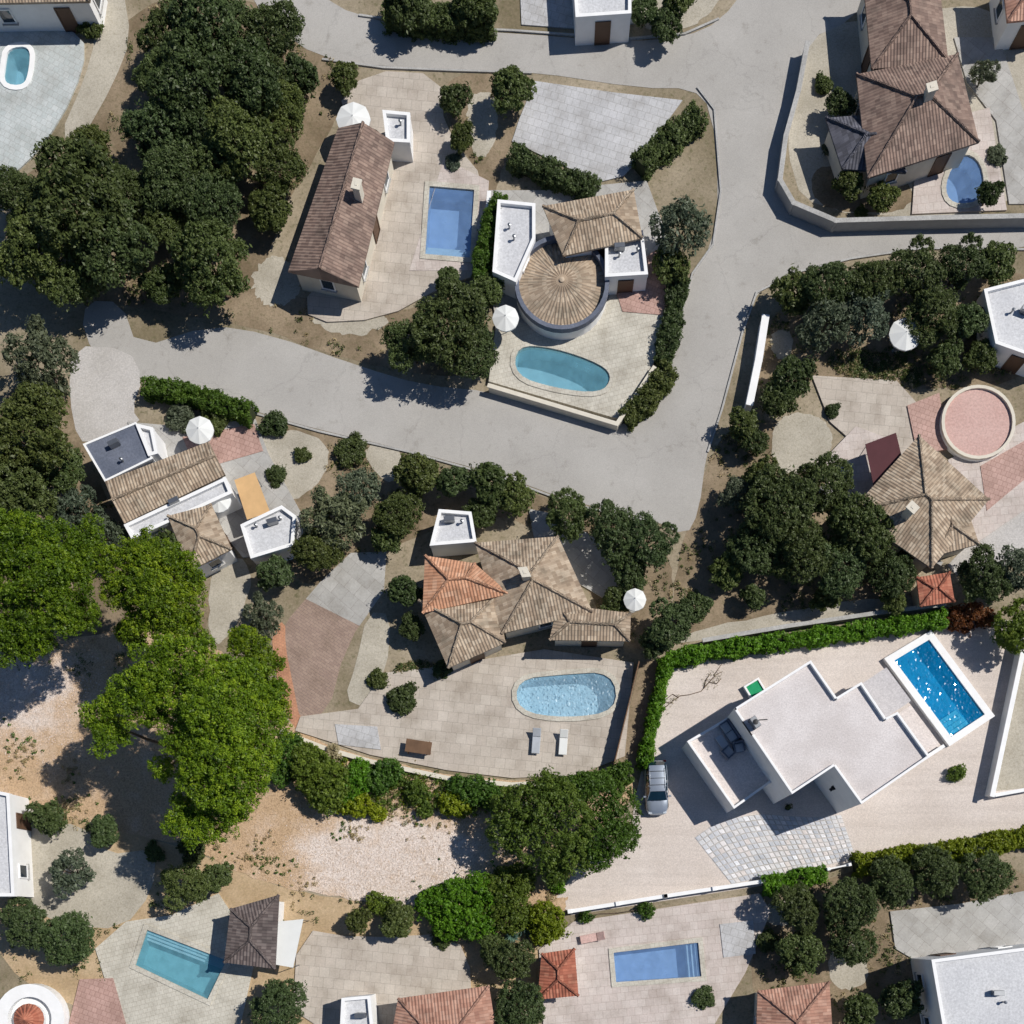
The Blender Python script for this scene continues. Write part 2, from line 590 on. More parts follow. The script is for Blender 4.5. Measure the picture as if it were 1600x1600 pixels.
MT['roof_white'] = speckled('white_roof_membrane', dim(lin(204, 204, 206), 0.90), dim(lin(216, 216, 217), 0.90), dim(lin(186, 186, 188), 0.90), 0.3, 6.0, bstr=0.15, spots=0.3)
MT['roof_screed'] = speckled('pale_roof_screed', lin(200, 192, 188), lin(217, 210, 207), lin(194, 185, 181), 0.4, 9.0, bstr=0.25, spots=0.4)
MT['roof_grey'] = speckled('grey_roof_screed', lin(186, 181, 180), lin(194, 189, 188), None, 0.5, 8.0, bstr=0.15)
MT['terrace_floor'] = speckled('terrace_floor', lin(214, 203, 196), lin(220, 210, 204), None, 0.5, 8.0, bstr=0.15)
MT['pink_roof'] = speckled('pink_roof_coating', dim(lin(206, 170, 160), 0.90), dim(lin(214, 180, 170), 0.90), dim(lin(188, 146, 136), 0.90), 0.4, 6.0, bstr=0.1)
MT['slate'] = speckled('blue_grey_roof_sheet', lin(92, 98, 112), lin(112, 117, 130), None, 0.5, 6.0, rough=0.6, bstr=0.1)
MT['maroon'] = plain('maroon_shadow', lin(82, 44, 48), 0.85)  # dark red shadow tone as a surface colour
MT['canvas'] = plain('white_canvas', lin(222, 222, 218), 0.9, var=0.05)
MT['wood'] = plain('brown_wood', lin(112, 84, 62), 0.7, var=0.3)
MT['tan'] = plain('tan_canvas', lin(212, 172, 122), 0.85)
MT['metal'] = plain('grey_metal', lin(150, 152, 155), 0.35, 0.8)
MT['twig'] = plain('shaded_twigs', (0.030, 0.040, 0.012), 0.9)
MT['dark'] = plain('black_metal', lin(28, 29, 32), 0.5)
MT['glass'] = plain('window_glass', lin(38, 50, 60), 0.06, 0.0, 0.0, 0.8)
MT['shutter'] = plain('brown_shutter', lin(96, 72, 56), 0.6)
MT['bark'] = speckled('bark', lin(92, 76, 62), lin(122, 104, 88), None, 1.5, 12.0, bstr=0.8)
MT['solar'] = plain('solar_panel_glass', lin(52, 60, 82), 0.12, 0.0, 0.1, 0.7)
MT['chip'] = speckled('limestone_chips', lin(204, 184, 166), lin(234, 222, 212), lin(168, 138, 114), 2.5, 14.0, bstr=0.3, spots=0.6)
MT['cush'] = plain('grey_cushion', lin(176, 180, 186), 0.9)
MT['turf'] = speckled('green_mat', lin(30, 140, 92), lin(44, 158, 106), None, 1.0, 12.0, bstr=0.4)

LF = {
    'pine': leaf_mat('bright_pine_needles', (0.036, 0.074, 0.004), (0.142, 0.226, 0.009), (0.350, 0.440, 0.022)),
    'dark': leaf_mat('dark_evergreen_leaves', (0.040, 0.058, 0.020), (0.086, 0.118, 0.038), (0.142, 0.186, 0.064)),
    'mid': leaf_mat('mid_green_leaves', (0.050, 0.072, 0.018), (0.105, 0.134, 0.036), (0.170, 0.200, 0.060)),
    'grey': leaf_mat('grey_green_leaves', (0.062, 0.078, 0.044), (0.120, 0.144, 0.086), (0.190, 0.216, 0.140)),
    'green': leaf_mat('fresh_green_leaves', (0.036, 0.080, 0.010), (0.080, 0.155, 0.018), (0.140, 0.235, 0.034)),
    'lush': leaf_mat('garden_green_leaves', (0.044, 0.068, 0.020), (0.094, 0.130, 0.040), (0.150, 0.196, 0.066)),
    'hedge': leaf_mat('hedge_leaves', (0.046, 0.130, 0.007), (0.110, 0.250, 0.012), (0.190, 0.370, 0.026)),
    'oak': leaf_mat('deep_green_leaves', (0.048, 0.080, 0.012), (0.110, 0.165, 0.022), (0.190, 0.250, 0.038)),
    'yellow': leaf_mat('yellow_green_leaves', (0.110, 0.150, 0.006), (0.235, 0.285, 0.012), (0.340, 0.370, 0.026)),
    'red': leaf_mat('rust_red_leaves', (0.100, 0.028, 0.010), (0.210, 0.062, 0.020), (0.310, 0.125, 0.036)),
    'blue': leaf_mat('blue_green_blades', (0.070, 0.140, 0.110), (0.140, 0.240, 0.200), (0.220, 0.340, 0.290)),
    'dry': leaf_mat('dry_leaves', (0.30, 0.24, 0.13), (0.46, 0.38, 0.22), (0.60, 0.52, 0.34)),
}
WATER = {
    'glare': water_mat('wind_ruffled_water', (0.86, 0.94, 0.97), 0.0, 3.2, 0.34, lin(160, 200, 222), 0.4),
    'villa': water_mat('clear_pool_water', (0.40, 0.84, 0.94), 0.0, 4.5, 0.11, lin(4, 140, 200), 0.42),
    'blue': water_mat('blue_pool_water', (0.84, 0.92, 0.97), 0.5, 3.2, 0.05, lin(128, 162, 206), 0.4),
    'teal': water_mat('teal_pool_water', (0.80, 0.91, 0.94), 0.5, 3.2, 0.05, lin(120, 178, 194), 0.4),
}
POOLT = {
    'villa': pool_tile('blue_mosaic', lin(10, 140, 190), lin(20, 160, 206)),
    'blue': pool_tile('mid_blue_mosaic', lin(148, 178, 220), lin(162, 190, 228)),
    'pale': pool_tile('pale_blue_mosaic', lin(168, 206, 224), lin(182, 216, 232)),
    'teal': pool_tile('teal_mosaic', lin(124, 180, 192), lin(136, 192, 204)),
    'light': pool_tile('light_blue_mosaic', lin(186, 216, 232), lin(206, 228, 240)),
}

# ------------------------------------------------------------------ building parts
def add_windows(parent, a, b, z0, zt, door=False, every=3.2, wmat=None):
    """windows along the wall foot a-b (outward normal to the right of a->b)"""
    d = b - a
    ln = d.length
    if ln < 2.2 or zt - z0 < 2.0: return
    d.normalize()
    nrm = Vector((d.y, -d.x))
    n = max(1, int(ln / every))
    for k in range(n):
        c = a + d * ln * (k + 0.5) / n
        isd = door and k == n // 2
        w = 0.5 if not isd else 0.55
        lo = z0 + (0.95 if not isd else 0.05)
        hi = min(z0 + 2.15, zt - 0.25)
        nm = 'door' if isd else 'window'
        cc = c + nrm * 0.03
        V, F = join(obox(cc - d * w, d, nrm, 0.05, 0.06, lo, hi), obox(cc + d * w, d, nrm, 0.05, 0.06, lo, hi),
                    obox(cc, d, nrm, w - 0.05, 0.06, hi - 0.09, hi), obox(cc, d, nrm, w - 0.05, 0.06, lo, lo + 0.09))
        o = mesh(nm, V, F, MT['shutter'] if isd else MT['white'], parent)
        V, F = obox(c + nrm * 0.025, d, nrm, w - 0.05, 0.02, lo + 0.09, hi - 0.09)
        mesh('door_leaf' if isd else 'pane', V, F, MT['shutter'] if isd else MT['glass'], o)
        if not isd:
            V, F = obox(c + nrm * 0.1, d, nrm, w + 0.12, 0.1, lo - 0.07, lo - 0.002)
            mesh('sill', V, F, MT['kerb'], o)

def faces_nadir(a, b):
    d = b - a
    m = (a + b) * 0.5
    return Vector((d.y, -d.x)).dot(-m) > 0.12 * d.length * m.length

def roof_faces(faces):
    """faces: list of 3D corner lists, first edge is the eave; returns V, F, UV in metres up the slope"""
    V, F, UV = [], [], []
    for f in faces:
        f = [Vector(p) for p in f]
        u = (f[1] - f[0]); u.z = 0
        u = u.normalized()
        nrm = (f[1] - f[0]).cross(f[2] - f[0]).normalized()
        w = nrm.cross(u)
        k = len(V)
        V += f
        F.append(tuple(range(k, k + len(f))))
        UV += [((p - f[0]).dot(u), (p - f[0]).dot(w)) for p in f]
    return V, F, UV

def add_hip(parent, quad, ze, pitch=0.36, tile='tile_taupe', wall='cream', kind='hip', chim=None, z0=0.0, over=0.35, wins=True):
    """a wing with walls and a tiled hip or gable roof; quad = eave corners in picture px at eave height"""
    q = ccw(W(quad, ze))
    if (q[1] - q[0]).length + (q[3] - q[2]).length < (q[2] - q[1]).length + (q[0] - q[3]).length:
        q = q[1:] + q[:1]
    a, b, c, d = q
    w = offset(q, over)
    V, F = prism(w, z0, ze - 0.02)
    mesh('wall', V, F, MT[wall], parent)
    long = ((b - a).length + (c - d).length) / 2
    short = ((c - b).length + (a - d).length) / 2
    rise = short / 2 * pitch
    t = min(0.46, short / 2 / long) if kind == 'hip' else 0.0
    m0, m1 = (a + d) / 2, (b + c) / 2
    r0 = m0 + (m1 - m0) * t
    r1 = m1 + (m0 - m1) * t
    zt = ze + rise
    A, B, C, D = (Vector((p.x, p.y, ze)) for p in (a, b, c, d))
    R0, R1 = Vector((r0.x, r0.y, zt)), Vector((r1.x, r1.y, zt))
    fs = [[A, B, R1, R0], [C, D, R0, R1]]
    if kind == 'hip': fs += [[B, C, R1], [D, A, R0]]
    V, F, UV = roof_faces(fs)
    k = len(V)                                   # eave board and soffit under the tiles
    low = [Vector((p.x, p.y, ze - 0.16)) for p in (a, b, c, d)]
    V += [A, B, C, D] + low
    for i in range(4):
        j = (i + 1) % 4
        F.append((k + 4 + i, k + 4 + j, k + j, k + i)); UV += [(0, 0), (1, 0), (1, .1), (0, .1)]
    F.append((k + 7, k + 6, k + 5, k + 4)); UV += [(0, 0)] * 4
    if kind == 'gable':
        for p, q2, r in ((B, C, R1), (D, A, R0)):
            k = len(V); V += [p, q2, r]; F.append((k, k + 1, k + 2)); UV += [(0, 0), (1, 0), (.5, .5)]
    roof = mesh('roof', V, F, MT[tile], parent, uv=UV)
    caps = [(R0, R1)] if (R1 - R0).length > 0.4 else []
    if kind == 'hip': caps += [(A, R0), (D, R0), (B, R1), (C, R1)]
    for s, e in caps:
        n = max(2, int((e - s).length / 0.4))
        pts, rad = [], []
        for i in range(n + 1):
            pts.append(s.lerp(e, i / n) + Vector((0, 0, 0.02))); rad.append(0.10 if i % 2 else 0.13)
        V, F = tube(pts, rad, 6)
        UVc = [(R.random(), R.random()) for f in F for _ in f]
        mesh('ridge_cap', V, F, MT[tile], roof, uv=UVc)
    for ch in chim or ():
        p = P(ch[0], ch[1], zt)
        V, F = join(obox(p.to_2d(), b - a, c - b, 0.32, 0.26, ze, zt + 0.75), obox(p.to_2d(), b - a, c - b, 0.4, 0.34, zt + 0.75, zt + 0.87),
                    obox(p.to_2d(), b - a, c - b, 0.14, 0.1, zt + 0.872, zt + 0.9))
        mesh('chimney', V, F, MT[wall], roof)
    if wins:
        dn = False
        for i in range(4):
            s, e = w[i], w[(i + 1) % 4]
            if faces_nadir(s, e):
                add_windows(parent, s, e, z0, ze - 0.2, not dn); dn = True
    return roof

def add_flat(parent, poly, zt, top='roof_white', wall='white', para=0.3, th=0.22, z0=0.0, wins=True, name='roof'):
    q = ccw(W(poly, zt))
    V, F = prism(q, z0, zt - para, top=False)
    mesh('wall', V, F, MT[wall], parent)
    V, F = sheet_data(offset(q, th * 0.5), zt - para)
    o = mesh(name, V, F, MT[top], parent)
    V, F = ring(offset(q, -0.03), th + 0.03, zt - para - 0.1, zt)
    mesh('parapet', V, F, MT[wall], parent)
    cq_ = sum(q, Vector((0, 0))) / len(q)
    if inside(q, cq_.x, cq_.y):
        rr = random.Random(int(cq_.x * 10))
        e_ = (q[1] - q[0]).normalized(); f_ = Vector((-e_.y, e_.x)); zb = zt - para
        for k_ in range(rr.randint(1, 3)):
            c_ = cq_ + e_ * rr.uniform(-1.1, 1.1) + f_ * rr.uniform(-0.8, 0.8)
            if inside(offset(q, 0.5), c_.x, c_.y):
                V, F = lathe((c_.x, c_.y), [(0.07, zb), (0.07, zb + 0.4), (0.13, zb + 0.41), (0.13, zb + 0.47), (0.02, zb + 0.52)], 10)
                mesh('vent_pipe', V, F, MT['metal'], o)
        c_ = cq_ + e_ * rr.uniform(-0.5, 0.5)
        if (q[1] - q[0]).length > 2.5:
            V, F = join(obox(c_ + f_ * 0.6, e_, f_, 0.4, 0.18, zb + 0.06, zb + 0.6, 0.02), obox(c_ + f_ * 0.6, e_, f_, 0.3, 0.2, zb, zb + 0.06))
            mesh('cooling_unit', V, F, MT['metal'], o)
    if wins:
        dn = False
        for i in range(len(q)):
            s, e = q[i], q[(i + 1) % len(q)]
            if faces_nadir(s, e):
                add_windows(parent, s, e, z0, zt - para, not dn); dn = True
    return o

def circle(px, py, r, n=28, a0=0.0):
    return [(px + r * math.cos(a0 + 2 * math.pi * k / n), py + r * math.sin(a0 + 2 * math.pi * k / n)) for k in range(n)]

def garden_wall(label, pts, h=1.0, th=0.22, mat='white', cap=True, posts=0.0, name='garden_wall'):
    p = [P(a, b, h).to_2d() for a, b in pts]
    t = thing(name, label, 'wall', (p[0].x, p[0].y, 0))
    for i in range(len(p) - 1):
        a, b = p[i], p[i + 1]
        d = (b - a)
        ln = d.length
        d = d.normalized()
        nr = Vector((-d.y, d.x))
        e = -0.004 if i % 2 else 0.0
        V, F = obox((a + b) / 2, d, nr, ln / 2 + (th / 2 if 0 < i else 0), th / 2 + e, -0.1, h - 0.06 + e)
        mesh('panel', V, F, MT[mat], t)
        if cap:
            V, F = obox((a + b) / 2, d, nr, ln / 2 + th / 2 + e, th / 2 + 0.04 + e, h - 0.06 + e + 0.001, h + e, 0.012)
            mesh('coping', V, F, MT[mat if mat != 'grey' else 'kerb'], t)
        if posts:
            n = max(1, int(ln / posts))
            for k in range(n + 1):
                V, F = obox(a + d * ln * k / n, d, nr, th * 0.75, th * 0.75, -0.1, h + 0.14, 0.02)
                mesh('pillar', V, F, MT[mat], t)
    return t

def pool_hole(px):
    q = ccw(W(px))
    HOLES.append(offset(q, -0.1))
    return q

def pool(label, q, kind='blue', water='blue', ripple=0.0, cop=0.35, z=0.16, depth=1.5, copmat='deck_cream', steps=None, ladder=None):
    """q: world outline of the water (ccw)"""
    c = sum(q, Vector((0, 0))) / len(q)
    t = thing('swimming_pool', label, 'pool', (c.x, c.y, 0))
    n = len(q)
    V = [(p.x, p.y, z - 0.02) for p in q] + [(p.x, p.y, -depth) for p in q]
    F = [(i, n + i, n + (i + 1) % n, (i + 1) % n) for i in range(n)] + [tuple(range(n, 2 * n))]
    mesh('basin', V, F, MT_P[kind], t)
    out = offset(q, -cop)
    V, F = ring(out, cop + 0.03, -0.02, z)
    mesh('coping', V, F, MT[copmat], t)
    V, F = sheet_data_free(q, z - 0.14, 0.13 if ripple else 0.0, (lambda x, y: R.gauss(0, ripple)) if ripple else None)
    mesh('water', V, F, WATER[water], t)
    if steps:
        a, b, cc, k = steps                       # two corner indices, inward depth, count
        s, e = q[a % n], q[b % n]
        d = (e - s).normalized()
        nr = Vector((-d.y, d.x))
        for i in range(k):
            dep = cc * (k - i)
            V, F = obox((s + e) / 2 + nr * dep / 2, d, nr, (e - s).length / 2 - 0.01, dep / 2, -depth + 0.01, z - 0.3 - 0.24 * (k - 1 - i) + 0.0)
            mesh('step', V, F, MT_P['light'], t)
    if ladder:
        p, d = ladder
        for s in (-0.22, 0.22):
            o = Vector((-d.y, d.x)) * s
            pts = [Vector((p.x + o.x + d.x * u, p.y + o.y + d.y * u, zz)) for u, zz in ((-0.35, z), (-0.35, z + 0.6), (-0.1, z + 0.75), (0.12, z + 0.6), (0.12, -0.6))]
            V, F = tube(pts, [0.025] * 5, 6)
            mesh('ladder_rail', V, F, MT['metal'], t, smooth=True)
    return t

def sheet_data_free(poly, z, grid=0.0, zf=None):
    global HOLES
    keep, HOLES = HOLES, []
    try: return sheet_data(poly, z, grid, zf)
    finally: HOLES = keep

MT_P = POOLT

# ------------------------------------------------------------------ plants
def leaf_arrays(cent, tuft_r, n_each, size, rng, flat=0.8, up=0.55, tint_c=None, aspect=0.5):
    """rhombic leaves around tuft centres; returns verts (M*4,3) and tint (M)"""
    k = len(cent)
    m = k * n_each
    c = np.repeat(cent, n_each, axis=0)
    tr = np.repeat(tuft_r if np.ndim(tuft_r) else np.full(k, tuft_r), n_each)
    off = rng.normal(0, 1, (m, 3))
    off /= np.linalg.norm(off, axis=1, keepdims=True) + 1e-9
    rad = tr * np.cbrt(rng.uniform(0.12, 1, m))
    off *= rad[:, None]
    off[:, 2] *= flat
    pos = c + off
    nrm = off / (rad[:, None] + 1e-9) * 0.8 + rng.normal(0, 0.55, (m, 3))
    nrm[:, 2] += up
    nrm /= np.linalg.norm(nrm, axis=1, keepdims=True) + 1e-9
    r = rng.normal(0, 1, (m, 3))
    u = np.cross(nrm, r)
    u /= np.linalg.norm(u, axis=1, keepdims=True) + 1e-9
    v = np.cross(nrm, u)
    s = size * rng.uniform(0.6, 1.35, m)[:, None]
    q = np.stack([pos - u * s, pos - v * s * aspect, pos + u * s, pos + v * s * aspect], axis=1).reshape(-1, 3)
    tc = np.repeat(tint_c if tint_c is not None else rng.uniform(0.2, 0.8, k), n_each)
    tint = np.clip(tc + rng.normal(0, 0.14, m), 0, 1)
    return q, tint

def leaf_mesh(name, q, tint, mat):
    m = len(q) // 4
    me = bpy.data.meshes.new(name)
    me.vertices.add(len(q))
    me.vertices.foreach_set('co', q.astype(np.float32).ravel())
    me.loops.add(m * 4)
    me.loops.foreach_set('vertex_index', np.arange(m * 4, dtype=np.int32))
    me.polygons.add(m)
    me.polygons.foreach_set('loop_start', np.arange(0, m * 4, 4, dtype=np.int32))
    me.polygons.foreach_set('loop_total', np.full(m, 4, dtype=np.int32))
    me.update(calc_edges=True)
    a = me.attributes.new('tint', 'FLOAT', 'FACE')
    a.data.foreach_set('value', tint.astype(np.float32))
    me.materials.append(mat)
    return me

def blob_points(blobs, per_m2, rng, low=-0.25):
    """tuft centres over the outer surface of overlapping ellipsoids (x, y, z, rx, ry, rz)"""
    out = []
    B = np.array(blobs, float)
    for i, (x, y, z, rx, ry, rz) in enumerate(blobs):
        n = max(4, int(per_m2 * 4 * math.pi * ((rx * ry + rx * rz + ry * rz) / 3) * 0.6))
        d = rng.normal(0, 1, (n, 3))
        d /= np.linalg.norm(d, axis=1, keepdims=True)
        d = d[d[:, 2] > low]
        k = rng.uniform(0.8, 1.04, len(d))
        p = np.array([x, y, z]) + d * np.array([rx, ry, rz]) * k[:, None]
        keep = np.ones(len(p), bool)
        for j in range(len(blobs)):
            if j == i: continue
            e = (p - B[j, :3]) / B[j, 3:]
            keep &= (e ** 2).sum(1) > 0.62
        out.append(p[keep])
    return np.concatenate(out)

def crown(name, blobs, mat, rng, per_m2=4.0, tuft=0.3, each=40, size=0.11, low=-0.25, core=0.25, up=0.55, aspect=0.5, flat=0.8, clump=False):
    c = blob_points(blobs, per_m2, rng, low)
    tr = tuft * rng.uniform(0.65, 1.3, len(c))
    ph = rng.uniform(0, 6.28, 6)
    wv = np.sin(c[:, 0] * 2.9 + ph[0]) * np.sin(c[:, 1] * 3.3 + ph[1]) + np.sin(c[:, 0] * 1.1 + c[:, 1] * 1.5 + ph[2]) * 0.7
    tone = np.clip(rng.uniform(0.3, 0.75, len(c)) + (0.14 * wv if clump else 0), 0.02, 0.98)
    q, t = leaf_arrays(c, tr, each, size, rng, flat=flat, up=up, tint_c=tone, aspect=aspect)
    if core:                                       # sparse inner foliage
        B = np.array(blobs, float)
        idx = rng.integers(0, len(B), int(len(c) * core) + 3)
        d = rng.normal(0, 0.42, (len(idx), 3))
        c2 = B[idx, :3] + d * B[idx, 3:]
        q2, t2 = leaf_arrays(c2, tuft * 1.6, max(6, each // 3), size * 1.5, rng, tint_c=rng.uniform(0.1, 0.6, len(idx)))
        q = np.concatenate([q, q2]); t = np.concatenate([t, t2])
    return leaf_mesh(name, q, t, mat)

def trunk_data(base, tops, r):
    """tapered trunk that forks into limbs towards the given points"""
    base = Vector(base)
    cx = sum((Vector(t) for t in tops), Vector((0, 0, 0))) / len(tops)
    fork = base.lerp(Vector((cx.x, cx.y, cx.z)), 0.45)
    parts = [tube([base + Vector((0, 0, -0.05)), base.lerp(fork, 0.2), base.lerp(fork, 0.6) + Vector((0.05, 0.04, 0)), fork], [r * 1.35, r, r * 0.85, r * 0.7], 8)]
    for t in tops:
        t = Vector(t)
        mid = fork.lerp(t, 0.5) + Vector((R.uniform(-.15, .15), R.uniform(-.15, .15), -0.12))
        parts.append(tube([fork + Vector((0, 0, -0.05)), mid, t], [r * 0.5, r * 0.34, r * 0.14], 6))
    return join(*parts)

def blob_tree(name, label, cat, blobs_px, mat, seed, group=None, split=0, trunk_r=0.22, base_px=None, stem='trunk', **kw):
    """individual tree from lobes (px, py, r_px, z[, flat])"""
    rng = np.random.default_rng(seed)
    bl = []
    for b in blobs_px:
        z = b[3]
        p = P(b[0], b[1], z)
        r = b[2] / FPX * (CAM_H - z)
        bl.append((p.x, p.y, z, r, r, r * (b[4] if len(b) > 4 else 0.62)))
    if base_px: bs = P(base_px[0], base_px[1], 0)
    else: bs = Vector((sum(b[0] for b in bl) / len(bl), sum(b[1] for b in bl) / len(bl), 0))
    t = thing(name, label, cat, (bs.x, bs.y, 0), group)
    loc = [(b[0] - bs.x, b[1] - bs.y) + tuple(b[2:]) for b in bl]
    if split:                                      # each lobe is a cluster of rounded needle pads
        sub_ = []
        for (x, y, z, rx, ry, rz) in loc:
            n = max(5, int(split * rx * rx))
            for k in range(n):
                d = rng.normal(0, 1, 3); d /= np.linalg.norm(d)
                d[2] = abs(d[2]) * 1.1 - 0.15
                rr = rng.uniform(0.42, 0.78)
                f_ = rng.uniform(0.45, 1.0)
                sub_.append((x + d[0] * rx * f_, y + d[1] * ry * f_, z + d[2] * rz * f_, rr, rr, rr * 0.7))
        loc = sub_
    me = crown('crown', loc, mat, rng, **kw)
    o = bpy.data.objects.new('crown' if stem == 'trunk' else 'foliage', me)
    COL.objects.link(o)
    o.parent = t
    tops = [(b[0], b[1], b[2]) for b in bl]
    if len(tops) > 9: tops = tops[::2]
    V, F = trunk_data((bs.x, bs.y, 0), tops, trunk_r)
    mesh(stem, V, F, MT['bark'], t, smooth=True)
    return t

PROTO = {}
def proto(kind):
    """unit crowns (radius 1, centre 0.9 above ground for trees) shared by the garden trees"""
    if kind in PROTO: return PROTO[kind]
    out = []
    for v in range(5):
        rng = np.random.default_rng({'tree': 100, 'bush': 200, 'olive': 300, 'big': 400}[kind] + v)
        bl = [(0, 0, 1.35, 0.62, 0.62, 0.5)]
        n = {'bush': 6, 'big': 12}.get(kind, 8)
        for k in range(n):
            a = 2 * math.pi * (k + rng.uniform(-.3, .3)) / n
            d = rng.uniform(0.34, 0.80)
            r = rng.uniform(0.20, 0.46)
            bl.append((d * math.cos(a), d * math.sin(a), 1.2 + rng.uniform(-0.22, 0.3), r, r, r * 0.8))
        if kind == 'bush':
            bl = [(x, y, 0.35 + (z - 1.2) * 0.6, a, b, c * 0.9) for x, y, z, a, b, c in bl]
        kw = {'big': dict(per_m2=95, tuft=0.088, each=30, size=0.036, core=0.8), 'tree': dict(per_m2=46, tuft=0.13, each=36, size=0.058, core=0.8), 'bush': dict(per_m2=46, tuft=0.15, each=26, size=0.07, low=-0.6, core=0.6),
              'olive': dict(per_m2=36, tuft=0.14, each=30, size=0.055, aspect=0.4, core=0.6)}[kind]
        me = crown('crown', bl, LF['dark'], rng, **kw)
        tops = [(b[0], b[1], b[2]) for b in bl]
        zb = 0.0
        V, F = trunk_data((0, 0, zb), tops, 0.075 if kind != 'bush' else 0.03)
        tm = bpy.data.meshes.new('trunk')
        tm.from_pydata([tuple(p) for p in V], [], F)
        tm.materials.append(MT['bark'])
        tm.polygons.foreach_set('use_smooth', [True] * len(tm.polygons))
        out.append((me, tm))
    PROTO[kind] = out
    return out

def tree(px, py, r, mat, label, kind='tree', name=None, group=None, h=None):
    """a garden tree or bush from a shared crown; r in picture px at crown height"""
    hgt = h if h is not None else (max(2.2, r / 20 * 1.9) if kind != 'bush' else max(0.5, r / 20 * 0.75))
    zc = hgt * 0.8
    p = P(px, py, zc)
    rad = r / FPX * (CAM_H - zc)
    nm = name or ('tree' if kind != 'bush' else 'bush')
    t = thing(nm, label, 'tree' if kind != 'bush' else 'bush', (p.x, p.y, 0), group)
    if kind == 'tree' and r >= 38: kind = 'big'
    me, tm = R.choice(proto(kind))
    zz = hgt / (1.75 if kind != 'bush' else 0.85)
    t.rotation_euler.z = R.uniform(0, 6.28)
    t.scale = (rad * R.uniform(0.92, 1.08), rad * R.uniform(0.92, 1.08), zz)
    c = bpy.data.objects.new('crown' if kind != 'bush' else 'foliage', me)
    COL.objects.link(c)
    c.parent = t
    c.material_slots[0].link = 'OBJECT'
    c.material_slots[0].material = LF[mat]
    s = bpy.data.objects.new('trunk' if kind != 'bush' else 'stem', tm)
    COL.objects.link(s)
    s.parent = t
    return t

def hedge(label, pts, w_px, h, mat, seed, each=28, per_m2=24, size=0.085, group=None, tuft=0.2, rough=0.12):
    """clipped hedge along a line: leafy shell over a woody core"""
    rng = np.random.default_rng(seed)
    p = [P(a, b, h) for a, b in pts]
    t = thing('hedge', label, 'hedge', (p[0].x, p[0].y, 0), group)
    hw = w_px / FPX * CAM_H / 2
    cs = []
    core = []
    for i in range(len(p) - 1):
        a, b = p[i].to_2d(), p[i + 1].to_2d()
        d = b - a
        ln = d.length
        d = d.normalized()
        nr = Vector((-d.y, d.x))
        n = int(ln * (2 * hw + 2 * h) * per_m2)
        s = rng.uniform(-0.1, ln + 0.1, n)
        u = rng.uniform(-hw - h, hw + h, n)              # unrolled across top and sides
        side = np.sign(u)
        over = np.clip(np.abs(u) - hw, 0, None)
        x = np.clip(np.abs(u), 0, hw) * side
        z = h - over
        wob = rough * (np.sin(s * 2.1 + seed) + rng.normal(0, 0.8, n))
        x = x + side * np.where(over > 0, wob, 0)
        z = z + np.where(over > 0, 0, wob)
        cs.append(np.stack([a.x + d.x * s + nr.x * x, a.y + d.y * s + nr.y * x, np.maximum(z, 0.08)], 1))
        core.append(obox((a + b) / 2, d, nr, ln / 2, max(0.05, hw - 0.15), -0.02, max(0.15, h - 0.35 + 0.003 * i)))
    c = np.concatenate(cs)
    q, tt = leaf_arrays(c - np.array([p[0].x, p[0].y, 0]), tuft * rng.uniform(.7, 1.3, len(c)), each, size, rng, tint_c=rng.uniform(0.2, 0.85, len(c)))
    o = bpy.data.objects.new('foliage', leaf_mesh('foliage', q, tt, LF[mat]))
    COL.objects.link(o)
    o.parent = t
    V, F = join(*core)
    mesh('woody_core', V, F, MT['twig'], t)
    return t

def parasol(px, py, r, label, mat='canvas', h=2.3):
    p = P(px, py, h)
    rad = r / FPX * (CAM_H - h)
    t = thing('parasol', label, 'parasol', (p.x, p.y, 0))
    n = 8
    V = [(p.x, p.y, h + 0.35)]
    for k in range(n * 2):
        a = math.pi * k / n
        rr = rad * (1 if k % 2 == 0 else 0.965)
        V.append((p.x + rr * math.cos(a), p.y + rr * math.sin(a), h - (0.04 if k % 2 else 0)))
    m = len(V)
    V += [(x, y, z - 0.12) for x, y, z in V[1:]]
    F = [(0, 1 + k, 1 + (k + 1) % (2 * n)) for k in range(2 * n)]
    F += [(1 + k, m + k, m + (k + 1) % (2 * n), 1 + (k + 1) % (2 * n)) for k in range(2 * n)]
    c = mesh('canopy', V, F, MT[mat], t)
    for k in range(n):
        a = 2 * math.pi * k / n
        V, F = tube([(p.x, p.y, h + 0.33), (p.x + rad * math.cos(a), p.y + rad * math.sin(a), h - 0.02)], [0.02, 0.015], 5)
        mesh('rib', V, F, MT['metal'], c)
    V, F = tube([(p.x, p.y, 0.0), (p.x, p.y, h + 0.42)], [0.03, 0.025], 8)
    mesh('pole', V, F, MT['metal'], t)
    V, F = lathe((p.x, p.y), [(0.3, 0.0), (0.3, 0.06), (0.06, 0.12)], 14)
    mesh('base', V, F, MT['kerb'], t)
    return t

